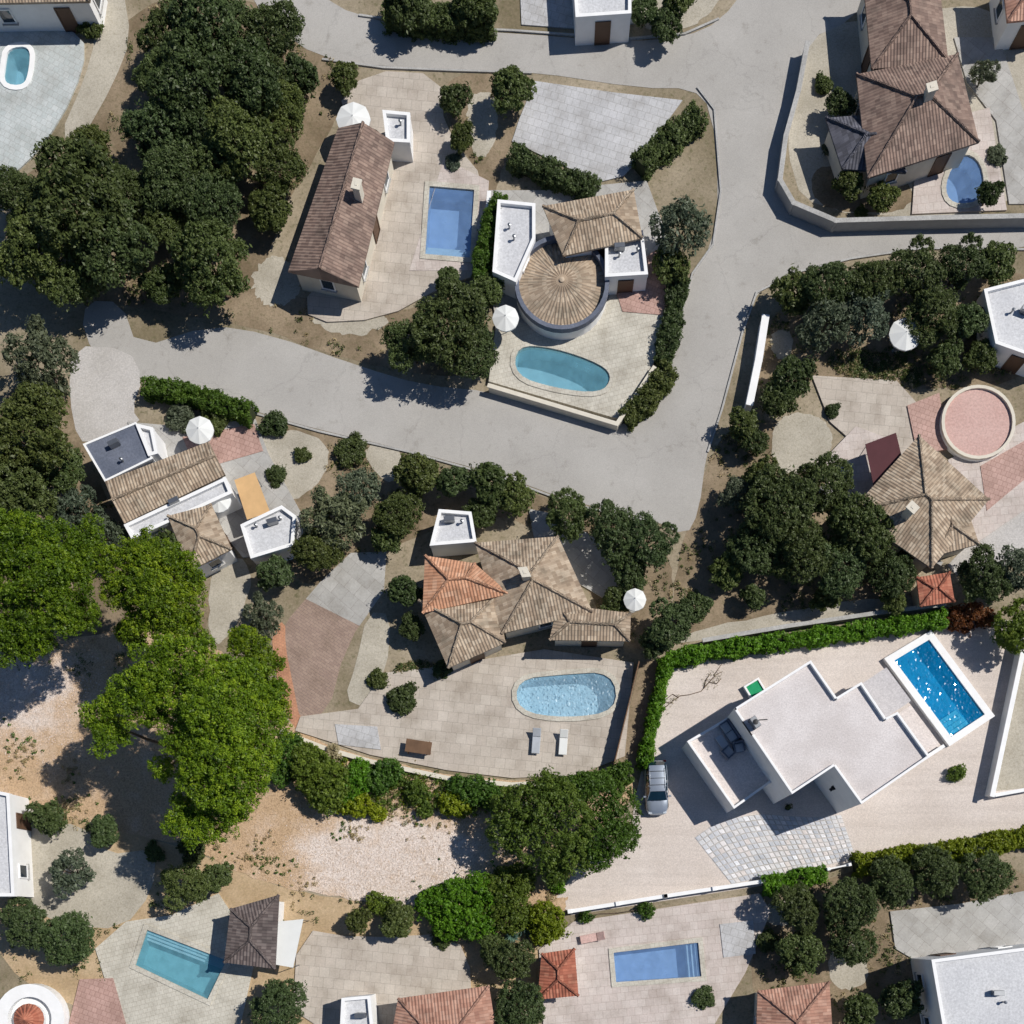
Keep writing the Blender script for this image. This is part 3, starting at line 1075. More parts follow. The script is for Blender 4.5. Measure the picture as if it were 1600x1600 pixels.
def lounger(px, py, ang, label, group=None, mat='canvas'):
    p = P(px, py)
    t = thing('sun_lounger', label, 'sun lounger', (p.x, p.y, 0.15), group)
    u = Vector((math.cos(ang), math.sin(ang)))
    v = Vector((-u.y, u.x))
    c = p.to_2d()
    V, F = obox(c - u * 0.3, u, v, 0.65, 0.32, 0.42, 0.52, 0.03)
    mesh('cushion', V, F, MT[mat], t)
    V, F = obox(c + u * 0.66, u, v, 0.3, 0.32, 0.45, 0.56, 0.03)
    V = [(x, y, z + (0.35 * max(0, (Vector((x, y)) - c).dot(u) - 0.36) / 0.6)) for x, y, z in V]
    mesh('backrest', V, F, MT[mat], t)
    for sx in (-0.8, 0.5):
        for sy in (-0.26, 0.26):
            V, F = obox(c + u * sx + v * sy, u, v, 0.025, 0.025, 0.152, 0.42)
            mesh('leg', V, F, MT['metal'], t)
    return t

# ------------------------------------------------------------------ pools first (they cut the ground)
def rpoly(px, it=2):
    return [tuple(v) for v in smooth_poly(px, it)]
Q = {}
Q['villa'] = [(1393.9, 1034), (1448.9, 1001), (1536, 1118), (1482.6, 1153.5)]
Q['topleft'] = rpoly([(14, 78), (50, 74), (48, 112), (40, 138), (6, 134), (10, 100)])
Q['brown'] = [(671, 293), (742, 299), (735, 406), (664, 400)]
Q['round'] = rpoly([(806, 544), (865, 547), (942, 574), (957, 596), (938, 620), (868, 612), (804, 592)])
Q['wedge'] = rpoly([(1500, 238), (1534, 255), (1538, 316), (1486, 324), (1472, 292)])
Q['bright'] = rpoly([(806, 1062), (880, 1054), (958, 1050), (966, 1112), (884, 1124), (808, 1112)])
Q['teal'] = [(231, 1452), (356, 1500), (326, 1562), (212, 1508)]
Q['bottom'] = [(958, 1488), (1091, 1472), (1096, 1526), (962, 1535)]
HOLES_Q = {k: pool_hole(v) for k, v in Q.items()}

# ------------------------------------------------------------------ ground and roads
big = [Vector(p) for p in ((-75, -45), (75, -45), (75, 105), (-75, 105))]
V, F = sheet_data(big, 0.0)
tag(mesh('ground', V, F, MT['ground']), kind='structure')

def road_with_kerb(name, px, z=0.02, mat='road', rnd=1):
    poly = smooth_poly(W(px), rnd)
    HARD.append(ccw(poly))
    V, F = sheet_data(poly, z)
    return tag(mesh(name, V, F, MT[mat]), kind='structure')

road_with_kerb('road', [(135, 470), (190, 472), (215, 545), (330, 508), (420, 522), (560, 572), (660, 602), (770, 612), (958, 672), (1012, 640), (1052, 540),
    (1080, 430), (1112, 385), (1124, 300), (1112, 170), (1080, 138), (1000, 138), (830, 112), (700, 108), (600, 104), (500, 92), (415, 32), (380, -30), (480, -20), (560, 28), (700, 48), (800, 52), (980, 66), (1070, 58),
    (1125, 34), (1175, -30), (1370, -30), (1335, 30), (1262, 62), (1246, 140), (1226, 210), (1216, 282), (1238, 322), (1305, 352), (1640, 346), (1640, 388), (1440, 386), (1330, 402), (1240, 424),
    (1180, 456), (1158, 520), (1126, 640), (1104, 706), (1092, 800), (1072, 838), (1020, 812), (900, 786), (780, 742), (640, 704), (500, 672), (400, 644), (300, 604), (222, 590), (175, 590), (128, 520)])
sheet('driveway', [(112, 540), (200, 545), (224, 590), (206, 640), (222, 662), (150, 690), (122, 690), (108, 620)], 0.024, MT['drive'], rnd=1)
sheet('lane', [(192, -20), (205, 60), (178, 130), (130, 215), (92, 215), (130, 130), (150, 60), (150, -20)], 0.012, MT['sand'], rnd=1)
# kerbs along the road
def kerb(px, closed=False):
    p = W(px)
    p = [q for q in p]
    Vs = []
    for i in range(len(p) - 1):
        a, b = p[i], p[i + 1]
        d = (b - a)
        nr = Vector((-d.y, d.x)).normalized()
        Vs.append(obox((a + b) / 2, d, nr, d.length / 2 + 0.05, 0.075, -0.05, 0.13 + 0.003 * (i % 2)))
    V, F = join(*Vs)
    tag(mesh('kerb', V, F, MT['kerb']), kind='structure')
kerb([(228, 592), (300, 607), (400, 647), (500, 675), (640, 707), (780, 746), (900, 790), (1020, 816)])
kerb([(1052, 538), (1082, 428), (1114, 383), (1126, 300), (1116, 172), (1090, 138)])
kerb([(1106, 706), (1128, 640), (1160, 520), (1182, 458), (1242, 427), (1330, 405), (1440, 389), (1620, 391)])
kerb([(505, 94), (600, 107), (700, 111), (830, 115)])
kerb([(562, 25), (700, 45), (800, 49), (980, 62), (1070, 54), (1122, 31)])

MT['tan_soil'] = speckled('tan_soil', lin(168, 144, 112), lin(192, 168, 136), lin(130, 118, 76), 0.3, 6.0, spots=0.4)
# garden floors of the neighbouring plots
def patch(px, mat, z, rnd=2, jit=0.0, name='garden_soil'):
    return sheet(name, px, z, MT[mat], rnd=max(rnd, 3), jit=max(jit, 0.1))
patch([(200, -20), (480, 10), (560, 110), (520, 200), (440, 330), (400, 460), (560, 560), (400, 510), (200, 480), (20, 440), (0, 300), (120, 220)], 'soil', 0.006, name='grove_floor')
patch([(690, 112), (820, 120), (800, 230), (770, 300), (760, 470), (760, 600), (560, 570), (420, 520), (400, 440), (520, 480), (650, 490), (740, 420), (760, 290), (700, 200)], 'soil', 0.008)
patch([(1240, 60), (1380, 20), (1600, 0), (1640, 340), (1300, 340), (1225, 280)], 'sand', 0.008, name='garden_gravel')
patch([(1270, 250), (1420, 270), (1430, 330), (1320, 335), (1265, 310)], 'soil', 0.013)
patch([(1190, 450), (1640, 392), (1640, 600), (1400, 610), (1250, 590), (1180, 640)], 'soil', 0.008)
patch([(1110, 700), (1180, 640), (1300, 700), (1420, 860), (1440, 940), (1100, 990), (1040, 1020), (1060, 860)], 'soil', 0.01)
patch([(400, 655), (520, 680), (640, 715), (780, 755), (1020, 830), (1060, 900), (1030, 1030), (960, 1000), (880, 850), (760, 790), (600, 860), (480, 930), (440, 860)], 'soil', 0.006)
patch([(395, 680), (470, 670), (520, 700), (500, 760), (440, 790), (420, 740)], 'sand', 0.011, name='garden_gravel')
patch([(560, 700), (620, 690), (640, 740), (600, 760)], 'sand', 0.011, name='garden_gravel')
patch([(-20, 600), (110, 590), (130, 700), (200, 840), (330, 900), (330, 1000), (160, 1060), (-20, 1060)], 'soil', 0.008)
patch([(330, 860), (400, 880), (380, 960), (345, 1010), (325, 1000)], 'sand', 0.014, name='garden_gravel')
patch([(-20, 1220), (200, 1300), (300, 1330), (470, 1400), (640, 1410), (840, 1440), (860, 1610), (-20, 1610)], 'tan_soil', 0.008)
patch([(1190, 1380), (1640, 1310), (1640, 1620), (1160, 1620)], 'soil', 0.008)
patch([(1040, 1010), (1230, 985), (1480, 945), (1470, 930), (1340, 935), (1080, 985)], 'sand', 0.015, name='garden_gravel')
patch([(985, 1190), (1010, 1190), (1038, 1040), (1020, 1030)], 'soil', 0.016)

# ------------------------------------------------------------------ the open stony lot
SPOTS = [(600, 1330, 110, 60), (690, 1340, 80, 45), (540, 1350, 60, 60), (40, 1110, 70, 50), (60, 1060, 60, 30), (640, 1390, 70, 30)]
def lot_pale(x, y):
    px, py = x * FPX / CAM_H + NX, NY - y * FPX / CAM_H
    return min(1.0, sum(math.exp(-((px - a) / c) ** 2 - ((py - b) / d) ** 2) for a, b, c, d in SPOTS))
def lot_z(x, y):
    return 0.018 * math.sin(x * 1.1 + 0.6 * math.sin(y * 0.9)) * math.sin(y * 1.3) + 0.022 + 0.006 * math.sin(3.1 * x + y) * math.sin(2.7 * y)
lot = smooth_poly(W([(-30, 1020), (200, 980), (340, 1000), (450, 1140), (580, 1185), (700, 1212), (830, 1222), (990, 1200), (1000, 1240), (900, 1350), (884, 1400), (886, 1430),
    (840, 1450), (650, 1425), (520, 1400), (400, 1380), (300, 1320), (180, 1300), (60, 1260), (-30, 1250)]), 3, 0.12)
V, F = sheet_data(lot, 0.008, grid=0.42, zf=lot_z)
m, nt, N, L, B = new_mat('stony_lot')
at = N.new('ShaderNodeAttribute'); at.attribute_name = 'pale'
pos = N.new('ShaderNodeNewGeometry').outputs['Position']
n1 = noise(N, L, pos, 0.55, 6, 0.65)
ad = N.new('ShaderNodeMath'); ad.operation = 'ADD'
mu = N.new('ShaderNodeMath'); mu.operation = 'MULTIPLY_ADD'; mu.inputs[1].default_value = 2.2; mu.inputs[2].default_value = -1.1
L.new(n1.outputs[0], mu.inputs[0]); L.new(at.outputs['Fac'], ad.inputs[0]); L.new(mu.outputs[0], ad.inputs[1])
r = ramp(N, [(0.0, lin(186, 158, 126)), (0.45, lin(200, 176, 152)), (0.95, lin(218, 205, 195))])
L.new(ad.outputs[0], r.inputs[0])
n2 = noise(N, L, pos, 7.5, 4, 0.75)
r2 = ramp(N, [(0.30, (0.5, 0.45, 0.40)), (0.50, (0.97, 0.96, 0.95)), (0.70, (1.28, 1.28, 1.28))])
L.new(n2.outputs[0], r2.inputs[0])
c = mix(N, L, 0.9, r.outputs[0], r2.outputs[0], 'MULTIPLY')
n3 = noise(N, L, pos, 1.1, 5, 0.7)
r3 = ramp(N, [(0.60, (0, 0, 0)), (0.72, (0.55,) * 3)])
L.new(n3.outputs[0], r3.inputs[0])
iv = N.new('ShaderNodeMath'); iv.operation = 'SUBTRACT'; iv.inputs[0].default_value = 1.0
L.new(at.outputs['Fac'], iv.inputs[1])
mm = N.new('ShaderNodeMath'); mm.operation = 'MULTIPLY'
L.new(r3.outputs[0], mm.inputs[0]); L.new(iv.outputs[0], mm.inputs[1])
L.new(mix(N, L, mm.outputs[0], c, lin(150, 134, 66)), B.inputs['Base Color'])
setv(B, 'Roughness', 0.95)
bump(N, L, B, n2.outputs[0], 0.8, 0.06)
lo = mesh('stony_ground', V, F, m)
tag(lo, kind='structure')
a = lo.data.attributes.new('pale', 'FLOAT', 'POINT')
a.data.foreach_set('value', np.array([lot_pale(v[0], v[1]) for v in V], np.float32))

def scatter_stones(name, n, smin, smax, mat, fn, seed, label):
    rng = np.random.default_rng(seed)
    oc = np.array([(1, 0, 0), (-1, 0, 0), (0, 1, 0), (0, -1, 0), (0, 0, 1), (0, 0, -1)], float)
    fc = np.array([(0, 2, 4), (2, 1, 4), (1, 3, 4), (3, 0, 4), (2, 0, 5), (1, 2, 5), (3, 1, 5), (0, 3, 5)])
    pts = []
    while len(pts) < n:
        p = fn(rng)
        if p: pts.append(p)
    pts = np.array(pts)
    s = rng.uniform(smin, smax, n) * rng.uniform(0.5, 1.0, n)
    a = rng.uniform(0, 6.28, n)
    v = oc[None] * s[:, None, None] * rng.uniform(0.6, 1.3, (n, 6, 1)) * np.array([1, 0.8, 0.6])
    x = v[..., 0] * np.cos(a)[:, None] - v[..., 1] * np.sin(a)[:, None]
    y = v[..., 0] * np.sin(a)[:, None] + v[..., 1] * np.cos(a)[:, None]
    q = np.stack([x + pts[:, 0, None], y + pts[:, 1, None], v[..., 2] + pts[:, 2, None]], -1).reshape(-1, 3)
    f = (fc[None] + (np.arange(n) * 6)[:, None, None]).reshape(-1, 3)
    me = bpy.data.meshes.new(name)
    me.from_pydata(q.tolist(), [], f.tolist())
    me.materials.append(mat)
    o = bpy.data.objects.new(name, me)
    COL.objects.link(o)
    return tag(o, label, 'stones', kind='stuff')

def lot_pick(rng):
    k = rng.integers(0, len(SPOTS))
    a, b, c, d = SPOTS[k]
    p = P(a + rng.normal(0, c * 0.75), b + rng.normal(0, d * 0.75))
    if not inside(lot, p.x, p.y): return None
    return (p.x, p.y, 0.03 + lot_z(p.x, p.y))
scatter_stones('limestone_rubble', 16000, 0.015, 0.075, MT['chip'], lot_pick, 3, 'pale broken limestone chips strewn over the open lot')
def lot_pick2(rng):
    p = P(rng.uniform(0, 860), rng.uniform(1040, 1420))
    if not inside(lot, p.x, p.y): return None
    return (p.x, p.y, 0.03 + lot_z(p.x, p.y))
MT['earthstone'] = speckled('tan_stones', lin(196, 166, 130), lin(216, 190, 160), None, 2.0, 12.0)
scatter_stones('tan_gravel', 6500, 0.02, 0.06, MT['earthstone'], lot_pick2, 4, 'tan pebbles scattered over the bare earth')

def tufts(name, spots, mat, seed, label, each=18):
    """low weeds growing in patches: (px, py, r_px, count)"""
    rng = np.random.default_rng(seed)
    c = []
    for px, py, r, n in spots:
        for _ in range(n):
            p = P(px + rng.normal(0, r * 0.5), py + rng.normal(0, r * 0.5))
            c.append((p.x, p.y, 0.12))
    c = np.array(c)
    q, t = leaf_arrays(c, 0.16 * rng.uniform(0.5, 1.4, len(c)), each, 0.07, rng, flat=0.6)
    o = bpy.data.objects.new(name, leaf_mesh(name, q, t, LF[mat]))
    COL.objects.link(o)
    return tag(o, label, 'weeds', kind='stuff')
tufts('green_weeds', [(420, 1345, 25, 16), (445, 1352, 18, 12), (20, 1165, 40, 20), (350, 1340, 40, 8), (530, 1300, 20, 10), (680, 1395, 50, 10), (110, 1250, 40, 20), (640, 1250, 50, 50)],
      'green', 8, 'small green weeds growing on the open stony lot')
tufts('dry_grass', [(40, 1180, 30, 40), (110, 1200, 20, 16), (400, 1335, 30, 40), (330, 1315, 22, 16), (556, 1306, 16, 18), (620, 1245, 50, 110), (700, 1262, 30, 40), (110, 1265, 24, 40), (470, 1388, 30, 20), (860, 1400, 12, 20)],
      'dry', 9, 'dry straw coloured grass on the open stony lot')

def band(name, n, mat, seed, label, zmax, each=20):
    """irregular low growth in the strip between the terrace wall and the open lot"""
    rng = np.random.default_rng(seed)
    strip = W([(440, 1150), (520, 1180), (600, 1200), (720, 1222), (800, 1232), (800, 1262), (740, 1276), (690, 1262), (640, 1262), (580, 1272), (520, 1262), (470, 1238), (436, 1216)])
    c = []
    while len(c) < n:
        p = P(rng.uniform(436, 800), rng.uniform(1150, 1278))
        f = math.sin(p.x * 1.7 + seed) * math.sin(p.y * 2.3 + seed * 2) + rng.normal(0, 0.5)
        if inside(strip, p.x, p.y) and f > -0.1: c.append((p.x, p.y, rng.uniform(0.1, zmax)))
    c = np.array(c)
    q, t = leaf_arrays(c, 0.22 * rng.uniform(0.5, 1.4, len(c)), each, 0.075, rng, flat=0.8)
    o = bpy.data.objects.new(name, leaf_mesh(name, q, t, LF[mat]))
    COL.objects.link(o)
    tag(o, label, 'ground cover', kind='stuff')
band('green_ground_cover', 700, 'oak', 5, 'tangled green ground cover below the curved terrace wall', 0.7)
band('yellow_ground_cover', 260, 'yellow', 6, 'yellowish growth mixed into the strip below the curved terrace wall', 0.5)
band('dead_ground_cover', 220, 'dry', 7, 'dead straw coloured stems in the strip below the curved terrace wall', 0.35)

# ------------------------------------------------------------------ the villa plot
sheet('gravel_yard', [(1006, 1188), (1036, 1046), (1062, 1028), (1120, 1022), (1300, 996), (1480, 968), (1640, 970), (1640, 1302), (1500, 1322), (1345, 1345), (1190, 1384), (892, 1430), (868, 1404), (905, 1352), (985, 1300), (994, 1240)], 0.03, MT['yard'])
sheet('neighbour_earth', [(1556, 1236), (1600, 1022), (1660, 1000), (1660, 1225)], 0.045, MT['sand'])

# white villa
va = P(1124, 1134)
villa = thing('flat_roofed_villa', 'modern white two storey villa with stepped flat roofs beside the blue pool', 'house', (va.x, va.y, 0))
ZT = 6.3
main = [(1147.4, 1107.4), (1266.8, 1032.2), (1307, 1090), (1346, 1066), (1384, 1122), (1402.4, 1112.5), (1452.7, 1182), (1346, 1255.8), (1303.5, 1196.5), (1237.6, 1240.2)]
mq = W(main, ZT)
V, F = prism(mq, -0.05, ZT - 0.32, top=False)
mesh('wall', V, F, MT['white'], villa)
V, F = sheet_data(offset(ccw(mq), 0.1), ZT - 0.3)
mesh('roof', V, F, MT['roof_screed'], villa)
for i in range(len(mq)):
    a, b = mq[i], mq[(i + 1) % len(mq)]
    d = (b - a).normalized()
    nin = Vector((d.y, -d.x))
    if not inside(mq, *((a + b) / 2 + nin * 0.3)): nin = -nin
    segs = [(0.0, 1.0)]
    if i == len(mq) - 1:
        segs = [(-0.003, 1 - 0.31), (1 - 0.145, 1.003)]
    for s, e in segs:
        p, q = a.lerp(b, s), a.lerp(b, e)
        hh = ZT + 0.003 * (i % 3)
        c2 = (p + q) / 2 + nin * 0.06
        V, F = obox(c2, d, nin, (q - p).length / 2 + (0.02 if len(segs) == 1 else 0), 0.085, ZT - 0.34, hh, 0.01)
        mesh('parapet', V, F, MT['white'], villa)
# ground floor terrace wing on the south-west
lw = [(1073.8, 1158.4), (1146.9, 1263.4), (1205, 1222), (1136.2, 1121.6)]
lq = W(lw, 3.3)
V, F = prism(lq, -0.05, 2.93, top=False)
mesh('terrace_wall', V, F, MT['white'], villa)
V, F = sheet_data(lq, 2.95)
mesh('terrace_floor', V, F, MT['terrace_floor'], villa)
for i, (s, e) in enumerate(((0, 1), (1, 2), (3, 0))):
    a, b = lq[s], lq[e]
    d = (b - a).normalized()
    nin = Vector((d.y, -d.x))
    if not inside(lq, *((a + b) / 2 + nin * 0.3)): nin = -nin
    V, F = obox((a + b) / 2 + nin * 0.07, d, nin, (b - a).length / 2 - (0.01 if i else -0.02), 0.09, 2.92, 3.3 + 0.003 * i, 0.01)
    mesh('parapet', V, F, MT['white'], villa)
# porch canopy towards the pool
cq = W([(1327.5, 1081), (1385, 1042.7), (1423.7, 1095), (1364, 1135)], 3.2)
V, F = prism(cq, 2.95, 3.2, bottom=True)
mesh('porch_canopy', V, F, MT['roof_grey'], villa)
for p in offset(ccw(cq), 0.2)[:4]:
    V, F = obox(p, (1, 0.6), (-0.6, 1), 0.09, 0.09, 0.0, 2.95)
    mesh('porch_post', V, F, MT['white'], villa)
# openings
def wall_opening(pa, pb, zref, t0, t1, z0, z1, name, pane):
    a, b = P(*pa, zref).to_2d(), P(*pb, zref).to_2d()
    d = (b - a).normalized()
    nr = Vector((d.y, -d.x))
    if inside(mq, *((a + b) / 2 + nr * 0.3)) or inside(lq, *((a + b) / 2 + nr * 0.3)): nr = -nr
    s, e = a.lerp(b, t0), a.lerp(b, t1)
    c, w = (s + e) / 2, (e - s).length / 2
    V, F = join(obox(s + nr * 0.02, d, nr, 0.04, 0.05, z0, z1), obox(e + nr * 0.02, d, nr, 0.04, 0.05, z0, z1),
                obox(c + nr * 0.02, d, nr, w - 0.04, 0.05, z1 - 0.08, z1), obox(c + nr * 0.02, d, nr, w - 0.04, 0.05, z0, z0 + 0.06))
    o = mesh(name, V, F, MT['dark'], villa)
    V, F = obox(c + nr * 0.015, d, nr, w - 0.04, 0.02, z0 + 0.06, z1 - 0.08)
    mesh('pane' if pane else 'door_leaf', V, F, MT['glass'] if pane else MT['white'], o)
wall_opening((1266.8, 1032.2), (1307, 1090), ZT, 0.2, 0.8, 3.3, 5.5, 'window', True)
wall_opening((1402.4, 1112.5), (1452.7, 1182), ZT, 0.15, 0.85, 0.15, 2.4, 'sliding_door', True)
wall_opening((1346, 1066), (1384, 1122), ZT, 0.2, 0.8, 0.15, 2.4, 'sliding_door', True)
wall_opening((1346, 1255.8), (1452.7, 1182), ZT, 0.2, 0.38, 3.9, 5.2, 'window', True)
wall_opening((1346, 1255.8), (1452.7, 1182), ZT, 0.6, 0.78, 3.9, 5.2, 'window', True)
wall_opening((1147.4, 1107.4), (1266.8, 1032.2), ZT, 0.4, 0.55, 3.9, 5.2, 'window', True)
wall_opening((1303.5, 1196.5), (1237.6, 1240.2), ZT, 0.35, 0.6, 0.05, 2.3, 'front_door', False)
# wall lantern on the shaded side of the wing
a, b = P(1303.5, 1196.5, ZT).to_2d(), P(1346, 1255.8, ZT).to_2d()
d = (b - a).normalized(); nr = Vector((d.y, -d.x))
if inside(mq, *((a + b) / 2 + nr * 0.3)): nr = -nr
c = a.lerp(b, 0.42)
V, F = join(obox(c + nr * 0.03, d, nr, 0.17, 0.03, 2.95, 3.4), obox(c + nr * 0.2, d, nr, 0.12, 0.12, 3.0, 3.3, 0.03), obox(c + nr * 0.1, d, nr, 0.03, 0.1, 3.1, 3.16))
mesh('wall_lantern', V, F, MT['dark'], villa)

# air conditioning unit in the parapet gap
u = (mq[-1] - mq[0]).normalized()
w = Vector((-u.y, u.x))
if not inside(mq, *(mq[0].lerp(mq[-1], 0.22) + w * 0.6)): w = -w
c = mq[0].lerp(mq[-1], 0.225) + w * 0.62
ac = thing('air_conditioner', 'grey air conditioning unit in the parapet gap of the white villa roof', 'air conditioner', (c.x, c.y, ZT - 0.3))
V, F = obox(c, u, w, 0.42, 0.24, ZT - 0.24, ZT + 0.42, 0.03)
mesh('casing', V, F, MT['metal'], ac)
V, F = lathe((c.x, c.y), [(0.2, ZT + 0.425), (0.2, ZT + 0.445), (0.05, ZT + 0.46)], 18)
mesh('fan_guard', V, F, MT['dark'], ac)
for s in (-0.3, 0.3):
    V, F = obox(c + u * s, u, w, 0.04, 0.26, ZT - 0.3, ZT - 0.24)
    mesh('foot', V, F, MT['dark'], ac)
V, F = tube([(c.x + w.x * .2, c.y + w.y * .2, ZT - .1), (c.x + w.x * .5, c.y + w.y * .5, ZT - .26), (c.x + w.x * 1.0 + u.x * .3, c.y + w.y * 1.0 + u.y * .3, ZT - .27)], [0.035] * 3, 6)
mesh('pipe', V, F, MT['dark'], ac)

# roof terrace furniture
def sofa(px, py, ang, half, label):
    p = P(px, py, 2.95)
    t = thing('outdoor_sofa', label, 'sofa', (p.x, p.y, 2.95))
    e = Vector((math.cos(ang), math.sin(ang))); f = Vector((-e.y, e.x)); c = p.to_2d()
    z = 2.953
    V, F = obox(c, e, f, half, 0.4, z + 0.06, z + 0.26, 0.02); mesh('frame', V, F, MT['slate'], t)
    V, F = obox(c + f * 0.33, e, f, half, 0.07, z + 0.262, z + 0.7, 0.02); mesh('backrest', V, F, MT['slate'], t)
    n = max(1, round(half / 0.4))
    for k in range(n):
        cc = c + e * (-half + half * (2 * k + 1) / n) - f * 0.07
        V, F = obox(cc, e, f, half / n - 0.02, 0.31, z + 0.262, z + 0.42, 0.04); mesh('cushion', V, F, MT['cush'], t)
    for sx in (-1, 1):
        V, F = obox(c + e * sx * (half - 0.06) - f * 0.05, e, f, 0.06, 0.34, z + 0.42, z + 0.55, 0.02); mesh('armrest', V, F, MT['slate'], t)
        for sy in (-0.33, 0.33):
            V, F = obox(c + e * sx * (half - 0.06) + f * sy, e, f, 0.03, 0.03, z - 0.003, z + 0.06); mesh('leg', V, F, MT['dark'], t)
    return t
AV = math.atan2(-(1240.2 - 1107.4), 1237.6 - 1147.4)
sofa(1139, 1144, AV, 0.85, 'long grey outdoor sofa against the villa wall on the shaded terrace')
sofa(1153, 1168, AV + 1.2, 0.42, 'grey armchair nearest the villa wall on the shaded terrace')
sofa(1136, 1177, AV + 3.3, 0.42, 'grey armchair standing in the middle of the shaded terrace')
p = P(1127, 1160, 2.95)
tb = thing('coffee_table', 'low coffee table in front of the sofa on the shaded terrace', 'table', (p.x, p.y, 2.95))
e = (math.cos(AV), math.sin(AV)); f = (-e[1], e[0])
V, F = obox(p.to_2d(), e, f, 0.5, 0.28, 3.28, 3.34, 0.01); mesh('tabletop', V, F, MT['cush'], tb)
for sx in (-0.42, 0.42):
    for sy in (-0.22, 0.22):
        V, F = obox(p.to_2d() + Vector(e) * sx + Vector(f) * sy, e, f, 0.025, 0.025, 2.951, 3.28); mesh('leg', V, F, MT['dark'], tb)

# white framed box with the green top by the north wall
p = P(1180, 1076, 0.5)
gb = thing('planter_box', 'white framed box with a green top against the villa wall', 'planter', (p.x, p.y, 0))
e = Vector((0.857, 0.515)); f = Vector((-0.515, 0.857)); c = p.to_2d()
V, F = ring([c + e * a + f * b for a, b in ((-0.68, -0.62), (0.68, -0.62), (0.68, 0.62), (-0.68, 0.62))], 0.14, 0.0, 0.5)
mesh('frame', V, F, MT['white'], gb)
V, F = obox(c, e, f, 0.535, 0.475, 0.0, 0.4); mesh('green_top', V, F, MT['turf'], gb)

# pool, patio, low walls
q = HOLES_Q['villa']
vp = pool('deep blue rectangular pool with broad white coping beside the white villa', q, 'villa', 'villa', ripple=0.0075, cop=0.52, z=0.45, depth=0.72, copmat='white')
d = (q[1] - q[0]).normalized(); nr = Vector((-d.y, d.x))
for k in range(4):
    dep = 0.38 * (4 - k)
    V, F = obox(q[0] + d * 0.95 + nr * (dep / 2 + 0.01), d, nr, 0.94, dep / 2, -0.71, 0.06 - 0.17 * (3 - k))
    mesh('step', V, F, POOLT['light'], vp)
sheet('patio', [(1366, 1140), (1423, 1102), (1468, 1164), (1412, 1205)], 0.06, MT['terrace_floor'])
garden_wall('low white wall closing the patio between villa and pool', [(1418, 1202), (1474, 1166)], 0.5, 0.2)
garden_wall('white boundary wall of the bare plot at the right edge', [(1551, 1242), (1600, 1012), (1612, 960)], 1.2, 0.3)
garden_wall('thin white wall along the bottom of the bare plot', [(1557, 1242), (1640, 1227)], 0.8, 0.2)
garden_wall('long white front wall with pillars below the gravel yard', [(890, 1424), (1040, 1400), (1192, 1377)], 0.9, 0.22, posts=3.7)
# gate
a, b = P(1294, 1358, 1.2).to_2d(), P(1327, 1351, 1.2).to_2d()
gt = thing('gate', 'small white metal gate between the two front hedges', 'gate', ((a.x + b.x) / 2, (a.y + b.y) / 2, 0))
d = (b - a).normalized(); nr = Vector((-d.y, d.x)); ln = (b - a).length
for z in (0.12, 1.16):
    V, F = obox((a + b) / 2, d, nr, ln / 2, 0.06, z, z + 0.06); mesh('rail', V, F, MT['white'], gt)
for k in range(9):
    V, F = obox(a.lerp(b, (k + 0.5) / 9), d, nr, 0.05, 0.015, 0.18, 1.16); mesh('bar', V, F, MT['white'], gt)
for p in (a, b):
    V, F = obox(p, d, nr, 0.12, 0.12, 0.0, 1.4, 0.02); mesh('post', V, F, MT['white'], gt)
# bollard lamp by the wall
p = P(1187, 1370, 0.5)
bl = thing('bollard_lamp', 'small dark garden lamp at the edge of the paved fan', 'lamp', (p.x, p.y, 0.03))
V, F = lathe((p.x, p.y), [(0.09, 0.03), (0.07, 0.06), (0.06, 0.5)], 12); mesh('post', V, F, MT['dark'], bl)
V, F = lathe((p.x, p.y), [(0.14, 0.505), (0.14, 0.56), (0.05, 0.62)], 12); mesh('lamp_head', V, F, MT['metal'], bl)
# pot with a clipped dark plant in the shaded court
p = P(1231, 1262, 0.4)
pt = thing('potted_plant', 'dark potted plant standing in the shaded front court', 'plant', (p.x, p.y, 0.03))
V, F = lathe((p.x, p.y), [(0.16, 0.035), (0.22, 0.4), (0.19, 0.4), (0.17, 0.34)], 14); mesh('pot', V, F, MT['dark'], pt)
rng = np.random.default_rng(5)
qq, tt = leaf_arrays(np.array([[0, 0, 0.6], [0.12, 0.05, 0.5], [-0.1, 0.1, 0.55], [0.2, 0.12, 0.45]]), 0.22, 50, 0.06, rng)
o = bpy.data.objects.new('foliage', leaf_mesh('foliage', qq, tt, LF['dark'])); COL.objects.link(o); o.parent = pt

# fan of paving stones in front of the villa
def lerp_line(pts, t):
    d = [math.dist(pts[i], pts[i + 1]) for i in range(len(pts) - 1)]
    s = t * sum(d)
    for i, k in enumerate(d):
        if s <= k or i == len(d) - 1:
            f = s / k
            return (pts[i][0] + (pts[i + 1][0] - pts[i][0]) * f, pts[i][1] + (pts[i + 1][1] - pts[i][1]) * f)
        s -= k
top_l = [(1085, 1309), (1112, 1290), (1150, 1277), (1190, 1272), (1230, 1275), (1275, 1277), (1314, 1273)]
bot_l = [(1143, 1382), (1190, 1371), (1240, 1362), (1290, 1352), (1338, 1342)]
fan = sheet('paved_fan', top_l + bot_l[::-1], 0.036, MT['drive'])
m, nt, N, L, B = new_mat('fan_stone')
oi = N.new('ShaderNodeObjectInfo')
r = ramp(N, [(0.0, lin(182, 184, 189)), (0.3, lin(199, 200, 204)), (0.65, lin(210, 209, 209)), (0.85, lin(216, 206, 200)), (1.0, lin(236, 237, 240))])
L.new(oi.outputs['Random'], r.inputs[0])
pos = N.new('ShaderNodeNewGeometry').outputs['Position']
